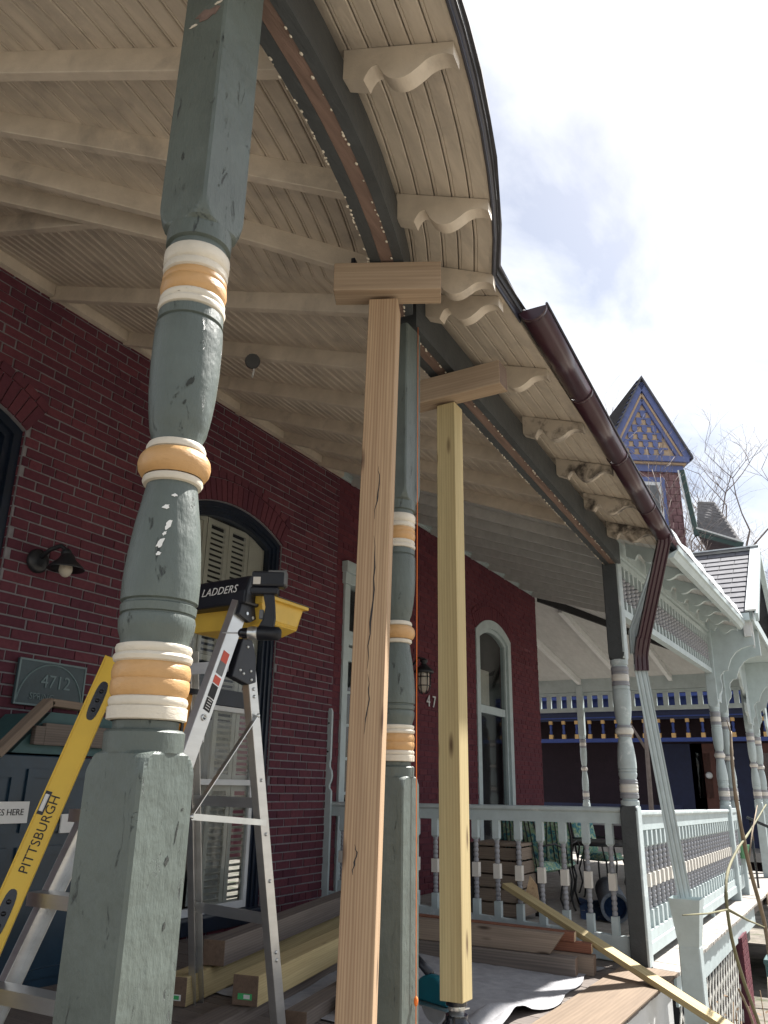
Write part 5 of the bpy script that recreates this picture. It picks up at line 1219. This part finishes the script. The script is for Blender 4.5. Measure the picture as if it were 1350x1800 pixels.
# ------------------------------------------------------------------ furniture on the neighbouring deck
def iron_leg(mb, x, y, dx, dy, h, z0):
    mb.tube([(x, y, z0 + h), (x + dx * .6, y + dy * .6, z0 + h * .72), (x + dx * .1, y + dy * .1, z0 + h * .35), (x + dx * .75, y + dy * .75, z0 + .03), (x + dx * 1.15, y + dy * 1.15, z0)], .012, 6)
def patio_chair(x, y, rot, lab):
    z0 = deckz(x, y); t = thing('patio_chair', (x, y, z0), lab, 'chair', 'cushioned iron patio chairs'); q = Quaternion((0, 0, 1), rot)
    def W(a, b, c): v = q @ Vector((a, b, 0)); return (x + v.x, y + v.y, z0 + c)
    for sx in (-1, 1):
        for sy in (-1, 1):
            m = MB(); d = q @ Vector((sx * .05, sy * .05, 0)); p = W(sx * .2, sy * .2, 0); iron_leg(m, p[0], p[1], d.x, d.y, .46, z0); m.build('leg', 'iron', t)
    def cush(name, pts, th):
        m = MB(); n_ = 8; vv = []
        for i in range(n_ + 1):
            for j in range(n_ + 1):
                u, v = i / n_, j / n_; p = [pts[0][k] * (1 - u) * (1 - v) + pts[1][k] * u * (1 - v) + pts[2][k] * u * v + pts[3][k] * (1 - u) * v for k in range(3)]; vv.append(p)
        nn = (Vector(pts[1]) - Vector(pts[0])).cross(Vector(pts[3]) - Vector(pts[0])).normalized()
        bul = lambda u, v: (min(1, (u * (1 - u) * 16)) ** .4) * (min(1, (v * (1 - v) * 16)) ** .4)
        f1 = [Vector(p) + nn * th * bul(k // (n_ + 1) / n_, k % (n_ + 1) / n_) for k, p in enumerate(vv)]; f2 = [Vector(p) - nn * th * .4 * bul(k // (n_ + 1) / n_, k % (n_ + 1) / n_) for k, p in enumerate(vv)]
        fc = [(i * (n_ + 1) + j, (i + 1) * (n_ + 1) + j, (i + 1) * (n_ + 1) + j + 1, i * (n_ + 1) + j + 1) for i in range(n_) for j in range(n_)]
        m.add([W(*p) for p in f1], fc, True); m.add([W(*p) for p in f2], [k[::-1] for k in fc], True); m.build(name, 'cushion', t)
    cush('seat_cushion', [(-.24, -.24, .47), (.24, -.24, .47), (.24, .24, .47), (-.24, .24, .47)], .07)
    cush('back_cushion', [(-.24, .22, .50), (.24, .22, .50), (.24, .34, 1.02), (-.24, .34, 1.02)], .06)
    m = MB()
    for sx in (-1, 1):
        m.tube([W(sx * .24, .24, .45), W(sx * .25, .30, .8), W(sx * .22, .38, 1.06), W(0, .40, 1.1)], .012, 6); m.tube([W(sx * .25, .28, .72), W(sx * .28, .0, .74), W(sx * .29, -.2, .68), W(sx * .25, -.22, .46)], .011, 6)
        for k in range(4): m.tube([W(sx * (.05 + .05 * k), .27, .5), W(sx * (.02 + .05 * k), .37, .98)], .007, 5)
    m.build('frame', 'iron', t); return t
for x, y, rz_, lab in ((9.35, 3.25, R(78), 'cushioned chair with a tall teal patterned back, nearest behind the railing'), (10.25, 3.3, R(100), 'second cushioned patio chair seen through the railing'),
                       (12.1, 3.2, R(-20), 'cushioned patio chair on the far side of the table'), (12.6, 2.55, R(-80), 'cushioned patio chair closest to the shared post'), (14.2, 3.0, R(-50), 'low cushioned chair at the back of the neighbouring deck')):
    patio_chair(x, y, rz_, lab)
tx, ty = 11.2, 3.0; tz = deckz(tx, ty); tt = thing('patio_table', (tx, ty, tz), 'black iron patio table among the cushioned chairs', 'table')
m = MB(); m.lathe([(.02, tz + .70), (.60, tz + .70), (.62, tz + .71), (.62, tz + .725), (.02, tz + .725)], (tx, ty, 0), 32); m.build('top', 'iron', tt)
for k in range(4):
    a_ = R(45 + 90 * k); m = MB(); iron_leg(m, tx + .36 * math.cos(a_), ty + .36 * math.sin(a_), .1 * math.cos(a_), .1 * math.sin(a_), .70, tz); m.build('leg', 'iron', tt)
m = MB(); bz = deckz(15, 3.4); m.box((14.9, 1.95, bz + .84), (15.25, 4.7, bz + .90)); bn = m.build('shelf_table', 'white_trim', label='long pale side table at the back of the neighbouring deck', cat='table')
for y in (2.05, 3.3, 4.6):
    m = MB(); m.box((15.0, y - .03, bz), (15.06, y + .03, bz + .84)); m.build('leg', 'white_trim', bn)
# slatted wooden planter
pz = deckz(8.75, 3.4); pc = thing('planter_crate', (8.75, 3.45, pz), 'weathered slatted wooden planter with black corners behind the railing', 'planter')
for k in range(5):
    z0 = pz + .04 + k * .135
    for (a, b) in (((8.62, 3.16), (8.62, 3.66)), ((8.62, 3.16), (9.12, 3.16)), ((9.12, 3.16), (9.12, 3.66)), ((8.62, 3.66), (9.12, 3.66))):
        timber('slat', (a[0], a[1], z0 + .06), (b[0], b[1], z0 + .06), .022, .118, 'old_timber', pc, .003)
for x, y in ((8.605, 3.67), (8.605, 3.15), (9.13, 3.15), (9.13, 3.67)):
    m = MB(); m.box((x - .022, y - .022, pz), (x + .022, y + .022, pz + .74)); m.build('corner_post', 'iron', pc)
m = MB(); m.box((8.60, 3.14, pz + .715), (9.14, 3.68, pz + .745)); m.build('rim', 'old_timber', pc)
m = MB(); m.box((8.64, 3.18, pz + .6), (9.1, 3.64, pz + .66)); m.build('soil_bed', 'soil', pc)
# rolled rug
ra, rb_ = Vector((9.55, 2.42, deckz(9.5, 2.4) + .155)), Vector((11.3, 2.95, deckz(11.3, 2.9) + .155)); rg = thing('rolled_rug', (10, 2.6, -1.36), 'rolled grey rug with a blue backing lying on the deck', 'rug')
d = (rb_ - ra).normalized(); m = MB()
for w_, nm, mt in ((0, 'roll', 'rug'),):
    prf = [(.145 - .006 * k / 8, 0) for k in range(1)]
    m.lathe([(.155, 0), (.155, (rb_ - ra).length), (.12, (rb_ - ra).length), (.12, 0), (.155, 0)], ra, 26, axis=d, cap=False); m.build(nm, mt, rg)
m = MB(); m.lathe([(.119, .004), (.119, .6)], ra, 22, axis=d, cap=False); m.lathe([(.119, .25), (.02, .25)], ra, 22, axis=d, cap=False); m.build('lining', 'rug_blue', rg)
m = MB(); vv = []
for k in range(11):
    s_ = k / 10
    for j in range(7):
        p = ra.lerp(rb_, s_) + Vector((-.02, .30, 0)) * (j / 6 + .25); vv.append((p.x, p.y, deckz(p.x, p.y) + .01 + .012 * math.sin(s_ * 14 + j)))
m.add(vv, [(k * 7 + j, (k + 1) * 7 + j, (k + 1) * 7 + j + 1, k * 7 + j + 1) for k in range(10) for j in range(6)], True); m.build('loose_edge', 'rug_blue', rg)

# ------------------------------------------------------------------ steps, handrail and bin in front of the neighbour
sp = thing('front_steps', (16.7, .6, -2.6), 'tan wooden front steps of the neighbouring porch at the right edge', 'steps')
for k in range(5):
    z = -1.66 - k * .19; y0 = 1.42 - .30 * k
    m = MB(); m.box((14.9, y0 - .31, z - .045), (18.5, y0, z)); m.build('tread', 'concrete', sp, bevel=.008)
    m = MB(); m.box((14.95, y0 - .02, z), (18.45, y0 - .0, z + .15)); m.build('riser', 'ply', sp)
hr = thing('handrail', (14.85, .6, -1.5), 'black metal handrail sloping down beside the neighbouring steps', 'handrail')
m = MB(); m.obox((14.85, 1.55, -.38), (14.85, .1, -1.02), .05, .04); m.build('rail', 'black_gloss', hr)
for y, zt in ((1.5, -.42), (.2, -1.0)): m = MB(); m.tube([(14.85, y, zt), (14.85, y, zt - 1.0)], .018, 8); m.build('baluster', 'black_gloss', hr)
m = MB(); m.loft([bq(-2.62, .12, .12, (9.75, .86)), bq(-1.62, .14, .14, (9.75, .86)), bq(-1.60, .15, .15, (9.75, .86)), bq(-1.56, .15, .15, (9.75, .86))]); m.build('garden_bin', 'bin_teal', label='dull teal garden bin below the pale blue deck', cat='bin', bevel=.012)
m = MB(); m.lathe([(.07, -.98), (.10, -.80), (.105, -.78)], (14.6, 1.62, 0), 16); m.build('flower_pot', 'pot_green', label='small green pot on the railing end by the steps', cat='pot')

# ------------------------------------------------------------------ bare vine stems
def vine(name, path, r0, r1, mat, lab, twigs=()):
    t = thing(name, path[0], lab, 'vine', 'bare vine stems at the right'); P = [Vector(p) for p in path]
    # Catmull-Rom smoothing
    out = []
    for i in range(len(P) - 1):
        p0, p1, p2, p3 = P[max(i - 1, 0)], P[i], P[i + 1], P[min(i + 2, len(P) - 1)]
        for k in range(6):
            s_ = k / 6; out.append(.5 * ((2 * p1) + (p2 - p0) * s_ + (2 * p0 - 5 * p1 + 4 * p2 - p3) * s_ * s_ + (3 * p1 - p0 - 3 * p2 + p3) * s_ ** 3))
    out.append(P[-1]); m = MB(); n_ = len(out); m.tube(out, [lerp(r0, r1, k / n_) * (1 + .25 * (random.random() < .12)) for k in range(n_)], 8); m.build('stem', mat, t)
    for pts, r_ in twigs: m = MB(); m.tube(pts, [lerp(r_, r_ * .5, k / (len(pts) - 1)) for k in range(len(pts))], 6); m.build('twig', mat, t)
    return t
vine('vine_stem', [(7.2, .72, -2.5), (7.5, .74, -1.5), (7.55, .75, -1.0), (6.95, .75, -.50), (6.66, .75, -.05), (6.68, .75, .2), (6.83, .75, .44)], .019, .009, 'twig', 'brown knobbly vine stem rising in front of the paired posts',
     twigs=(([(6.83, .75, .42), (6.75, .76, .52)], .006), ([(6.98, .75, -.48), (7.25, .73, -.3), (7.6, .70, -.1)], .008), ([(7.25, .73, -.3), (7.4, .74, -.36)], .005)))
vine('vine_stem', [(6.5, .6, -2.5), (6.5, .70, -1.7), (5.75, .74, -1.0), (5.58, .75, -.70), (5.70, .75, -.5), (6.3, .75, -.385), (7.3, .75, -.29), (9.0, .75, -.11)], .012, .006, 'twig_green', 'arching green vine stem crossing in front of the lattice',
     twigs=(([(5.56, .75, -.66), (5.0, .77, -.62), (4.6, .78, -.58), (4.15, .75, -.53)], .006), ([(5.58, .75, -.66), (6.3, .73, -.80), (7.4, .74, -.98)], .009)))
vine('vine_stem', [(6.0, .5, -2.5), (6.1, .68, -2.0), (5.9, .70, -1.55), (5.7, .70, -1.25), (5.45, .72, -1.05)], .010, .006, 'twig', 'thin dry stem low at the right corner',
     twigs=(([(5.9, .70, -1.55), (6.6, .72, -1.5), (7.6, .72, -1.52)], .007), ([(6.05, .70, -1.8), (6.5, .70, -1.55), (7.0, .72, -1.25), (7.2, .74, -1.3)], .005)))
m = MB()
for k in range(420):
    x = random.uniform(5.4, 8.6); y = random.uniform(.45, 1.25); z = -2.5 + random.random() ** 1.6 * .95; a_ = random.uniform(0, 6.28); l = random.uniform(.02, .05)
    d = Vector((math.cos(a_) * l, math.sin(a_) * l, random.uniform(-.02, .03))); w_ = Vector((-math.sin(a_), math.cos(a_), random.uniform(-.5, .5))) * l * .4; p = Vector((x, y, z))
    m.add([p - w_ * .2, p + d * .5 + w_, p + d, p + d * .5 - w_], [(0, 1, 2, 3)])
for k in range(60):
    x = random.uniform(5.4, 8.6); y = random.uniform(.5, 1.25); m.tube([(x, y, -2.5), (x + random.uniform(-.1, .1), y, -2.2), (x + random.uniform(-.25, .25), y + random.uniform(-.1, .1), -2.5 + random.uniform(.4, 1.0))], .004, 5)
m.build('dry_undergrowth', 'dry_leaf', label='tangle of dry leaves and stalks below the deck', cat='undergrowth', kind='stuff')

# ------------------------------------------------------------------ blue-trimmed house further on
bh = thing('blue_house', (27.5, 5, -2), 'dark house with blue trim and an ochre spindle frieze behind the porch', 'house')
bx0 = 27.0
m = MB(); m.box((bx0 + 2.2, -4, -2.5), (bx0 + 9, 14, 6.5)); m.build('wall', 'house_maroon', bh)
m = MB(); m.box((bx0, -5, -1.9), (bx0 + 2.2, 14, -1.65)); m.build('porch_floor', 'deck_grey', bh)
m = MB(); m.box((bx0 - .1, -5, 2.42), (bx0 + 2.4, 14, 2.75)); m.box((bx0 - .9, -5, 2.75), (bx0 + 2.4, 14, 2.85)); m.build('porch_beam', 'blue_trim_shaded', bh)
m = MB(); m.box((bx0, -5, 2.15), (bx0 + .12, 14, 2.42)); m.build('frieze_band', 'blue_dark', bh)
m = MB(); m.box((bx0 - .04, -5, 2.22), (bx0, 14, 2.26)); m.build('frieze_rail', 'blue_trim_shaded', bh)
m = MB(); m.box((bx0 - .02, -5, 1.46), (bx0 + .12, 14, 1.58)); m.build('frieze_rail', 'blue_trim_shaded', bh)
mb = MB(); mb.box((-.06, -.06, 0), (.06, .06, .14), mi=0); mb.box((-.055, -.055, .47), (.055, .055, .58), mi=0); mb.lathe([(.03, .14), (.055, .2), (.035, .3), (.05, .4), (.03, .47)], (0, 0, 0), 10, mi=1); spm = mb.mesh('spindle', ['ochre_trim', 'blue_trim_shaded'])
y = -4.6
while y < 13: inst('spindle', spm, (bx0 + .05, y, 1.58), bh); y += .44
m = MB(); m.box((bx0 - .05, 4.6, -.55), (bx0 + .1, 14, -.42)); m.build('porch_rail', 'blue_dark', bh); 
m = MB(); m.box((bx0 - .03, 4.6, -.75), (bx0 + .1, 14, -.55)); m.build('porch_rail', 'blue_trim_shaded', bh)
for yy, wdt, mat in ((4.9, 1.5, 'blue_dark'), (4.15, .75, 'door_brown'), (3.2, .9, 'blue_dark'), (2.3, .85, 'door_brown'), (1.2, .9, 'blue_dark'), (-.2, 1.2, 'door_brown')):
    m = MB(); m.box((bx0 + 2.1, yy - wdt / 2, -1.65), (bx0 + 2.19, yy + wdt / 2, 1.5)); dr = m.build('door_panel', mat, bh)
    if mat == 'door_brown':
        m = MB(); m.box((bx0 + 2.08, yy - wdt * .3, -.2), (bx0 + 2.1, yy + wdt * .3, 1.2)); m.build('pane', 'glass', dr)
m = MB(); m.lathe([(.07, 0), (.11, .02), (.05, .03)], (bx0 + 2.05, 4.0, .5), 14, axis=(-1, 0, 0)); m.build('oval_plate', 'label_white', bh)
for yy in (13.2, 9.6, -1.5):
    m = MB(); m.lathe([(.09, -1.65), (.09, -.5), (.06, -.4), (.09, .2), (.06, .8), (.09, 1.0), (.09, 2.2)], (bx0 + .05, yy, 0), 16); m.build('porch_post', 'blue_trim_shaded', bh)
# gabled turret of that house, set a quarter turn to the street
tr = thing('turret', (30, 4.6, 6.5), 'gabled turret with blue trim, ochre fish-scale gable and wine shingles', 'turret')
TA = R(33); tf = Vector((-math.cos(TA), -math.sin(TA), 0)); ts = Vector((math.sin(TA), -math.cos(TA), 0)); tc0 = Vector((29.3, 5.08, 0))
def tq(s_, f_, z): p = tc0 + ts * s_ + tf * f_; return Vector((p.x, p.y, z))
HW = 1.36; ZE, ZA = 12.0, 15.05
def tbox(s0, s1, f0, f1, z0, z1, name, mat, par=tr): mb = MB(); mb.prism([tq(s0, f0, z0), tq(s1, f0, z0), tq(s1, f0, z1), tq(s0, f0, z1)], tuple(tf * (f1 - f0))); return mb.build(name, mat, par)
tbox(-HW + .12, HW - .12, -4, 0, 4, ZE, 'body', 'shingle_wine_hazy')
# courses of wall shingles on the two visible faces
z = 7.0; row = 0
while z < ZE - .55:
    s_ = -HW + .12 + (.0 if row % 2 else -.17)
    while s_ < HW - .12:
        a, b = max(s_, -HW + .12), min(s_ + .33, HW - .12)
        if b - a > .05 and not (z < 11.15 and z > 8.4 and a > -.95 and b < .62): tbox(a + .008, b - .008, 0, .03 + random.uniform(0, .012), z, z + .26, 'shingle', 'shingle_wine_hazy')
        s_ += .345
    z += .275; row += 1
for s0, s1, f0, f1, z0, z1, mat in ((-HW - .05, HW + .05, -.1, .10, ZE - .55, ZE - .28, 'turret_blue_hazy'), (-HW - .12, HW + .12, -.1, .20, ZE - .28, ZE - .20, 'turret_ochre_hazy'), (-HW - .22, HW + .22, -.1, .32, ZE - .20, ZE + .02, 'turret_blue_hazy')):
    tbox(s0, s1, f0, f1, z0, z1, 'cornice', mat)
m = MB(); m.prism([tq(-HW, .06, ZE), tq(HW, .06, ZE), tq(0, .06, ZA - .3)], tuple(tf * .03)); m.build('gable_field', 'turret_ochre_hazy', tr)
# fish-scale shingles: blue lattice with ochre dots showing between
z = ZE + .12; row = 0
while z < ZA - .75:
    hw_ = HW * (ZA - .35 - z) / (ZA - ZE) - .12; s_ = -1.6 + (.19 if row % 2 else 0)
    while s_ < 1.6:
        if abs(s_) < hw_ - .06:
            m = MB(); pts = [tq(s_ - .19, .095, z + .29), tq(s_ - .19, .12, z + .06), tq(s_ - .09, .125, z - .04), tq(s_ + .01, .12, z + .06), tq(s_ + .01, .095, z + .29)]; m.prism(pts, tuple(tf * .03)); m.build('scale', 'turret_blue_hazy', tr)
            m = MB(); m.obox(tq(s_ - .19, .11, z + .27), tq(s_ + .19, .11, z + .27), .05, .07); m.build('scale', 'turret_blue_hazy', tr)
        s_ += .38
    z += .31; row += 1
for sg_ in (-1, 1):
    for o_, w_, mt, f_ in ((0, .30, 'turret_blue_hazy', .22), (-.24, .08, 'turret_ochre_hazy', .16), (-.36, .13, 'turret_blue_hazy', .13)):
        a, b = tq(sg_ * (HW + .25 + o_ * .9), f_, ZE - .05), tq(0, f_, ZA + .05 + o_ * 1.9); m = MB(); m.obox(a, b, .14, w_, up=(0, 0, 1)); m.build('rake', mt, tr)
m = MB(); m.prism([tq(-HW - .35, .4, ZE - .1), tq(-HW - .35, -6, ZE - .1), tq(0, -6, ZA + .2), tq(0, .4, ZA + .2)], (0, 0, .12)); m.build('roof_slope', 'shingle_grey', tr)
m = MB(); m.prism([tq(HW + .35, .4, ZE - .1), tq(HW + .35, -6, ZE - .1), tq(0, -6, ZA + .2), tq(0, .4, ZA + .2)], (0, 0, .12)); m.build('roof_slope', 'shingle_grey', tr)
for k in range(16):
    t_ = k / 16; a, b = tq(lerp(-HW - .35, 0, t_), .42, lerp(ZE - .1, ZA + .2, t_) + .13), tq(lerp(-HW - .35, 0, t_), -6, lerp(ZE - .1, ZA + .2, t_) + .13); m = MB(); m.obox(a, b, .28, .02, up=(-.9, .2, 1)); m.build('slate_course', 'shingle_grey', tr)
wd_ = tbox(-.95, .62, .0, .12, 8.3, 11.2, 'window', 'turret_blue_hazy')
tbox(-.79, .46, .12, .15, 8.45, 11.0, 'sash', 'white_trim', wd_); tbox(-.66, .33, .15, .16, 9.72, 10.86, 'pane', 'grey_plastic', wd_); tbox(-.66, .33, .15, .16, 8.5, 9.6, 'pane', 'grey_plastic', wd_)
tbox(-HW + .05, HW + .02, 0, .14, 8.02, 8.12, 'belt', 'turret_ochre_hazy'); tbox(-HW + .05, HW - .02, 0, .1, 7.7, 8.02, 'belt', 'turret_blue_hazy')
# dark shingled roof with green trim to its right
dr_ = thing('side_roof', (30, 2.5, 7), 'dark shingled roof with deep green trim beside the turret', 'roof')
q0, q1, q2, q3, q4 = Vector((28.6, 3.72, 11.0)), Vector((28.6, 3.45, 8.55)), Vector((28.6, 2.05, 7.95)), Vector((30.5, 2.95, 10.3)), Vector((30.5, 3.55, 10.4))
m = MB(); m.add([q1 + Vector((0, .0, .12)), q2 + Vector((0, 0, .1)), q3, q4], [(0, 1, 2, 3)]); m.add([q1, q2, q2 + Vector((3, 0, 0)), q1 + Vector((3, 0, 0))], [(0, 1, 2, 3)]); m.build('slope', 'shingle_dark', dr_)
for k in range(12):
    a, b = (q1 + Vector((0, 0, .12))).lerp(q4, k / 12), (q2 + Vector((0, 0, .1))).lerp(q3, k / 12); m = MB(); m.obox(a + Vector((-.03, -.02, .02)), b.lerp(a, .09) + Vector((-.03, 0, .02)), .15, .02, up=(-1, 0, .8)); m.build('shingle_course', 'shingle_dark', dr_)
m = MB(); m.obox(q0, q1 + Vector((0, .02, -.05)), .16, .22, up=(-1, 0, 0)); m.obox(q1 + Vector((0, .0, .05)), q2 + Vector((0, 0, .0)), .12, .22); m.build('eave_trim', 'green_trim', dr_)
m = MB(); m.obox(q0 + Vector((-.1, .12, 0)), q1 + Vector((-.1, .14, 0)), .05, .05); m.obox(q1 + Vector((-.12, .0, .2)), q2 + Vector((-.12, 0, .12)), .05, .05); m.build('eave_edge', 'white_trim', dr_)

# ------------------------------------------------------------------ bare trees
def bare_tree(x, y, z0, h, seed, lab, spread=.62, depth=7, r0=.16, name='bare_tree', mat='far_twig'):
    rnd = random.Random(seed); t = thing(name, (x, y, z0), lab, 'tree', 'bare trees against the sky'); tr_, cr_ = MB(), MB()
    def grow(p, d, l, r, lev):
        pts = [p]; q = Vector(p); dd = Vector(d)
        for k in range(3):
            dd = (dd + Vector((rnd.uniform(-1, 1), rnd.uniform(-1, 1), rnd.uniform(-.3, .6))) * .16).normalized(); q = q + dd * (l / 3); pts.append(q.copy())
        (tr_ if lev < 2 else cr_).tube(pts, [lerp(r, r * .62, k / 3) for k in range(4)], 7 if lev < 2 else 4 if lev < 4 else 3)
        if lev >= depth: return
        for k in range(rnd.choice((2, 3, 3)) if lev > 0 else 4):
            a_ = rnd.uniform(0, 6.28); e = Vector((math.cos(a_), math.sin(a_), rnd.uniform(-.1, .5))); nd = (dd * (1 - spread * .5) + e * spread).normalized()
            grow(pts[rnd.choice((1, 2, 3, 3))], nd, l * rnd.uniform(.62, .82), r * rnd.uniform(.48, .62), lev + 1)
    grow(Vector((x, y, z0)), Vector((0, 0, 1)), h * .30, r0, 0); tr_.build('trunk', mat, t); cr_.build('crown', mat, t); return t
bare_tree(48, 1.6, -3, 27, 3, 'wide bare tree behind the far roofs at the right edge', r0=.30)
bare_tree(57, 3.6, -3, 27, 11, 'bare tree between the turret and the right edge', r0=.30)
bare_tree(62, .2, -3, 32, 5, 'tall bare tree partly cut by the right edge', r0=.34)
bare_tree(36.5, 7.3, -2, 25, 8, 'bare tree rising behind the gabled turret', depth=6, r0=.2)
bare_tree(24.6, 4.9, -2, 15.5, 21, 'slim bare tree in front of the turret', depth=5, r0=.08, spread=.5)
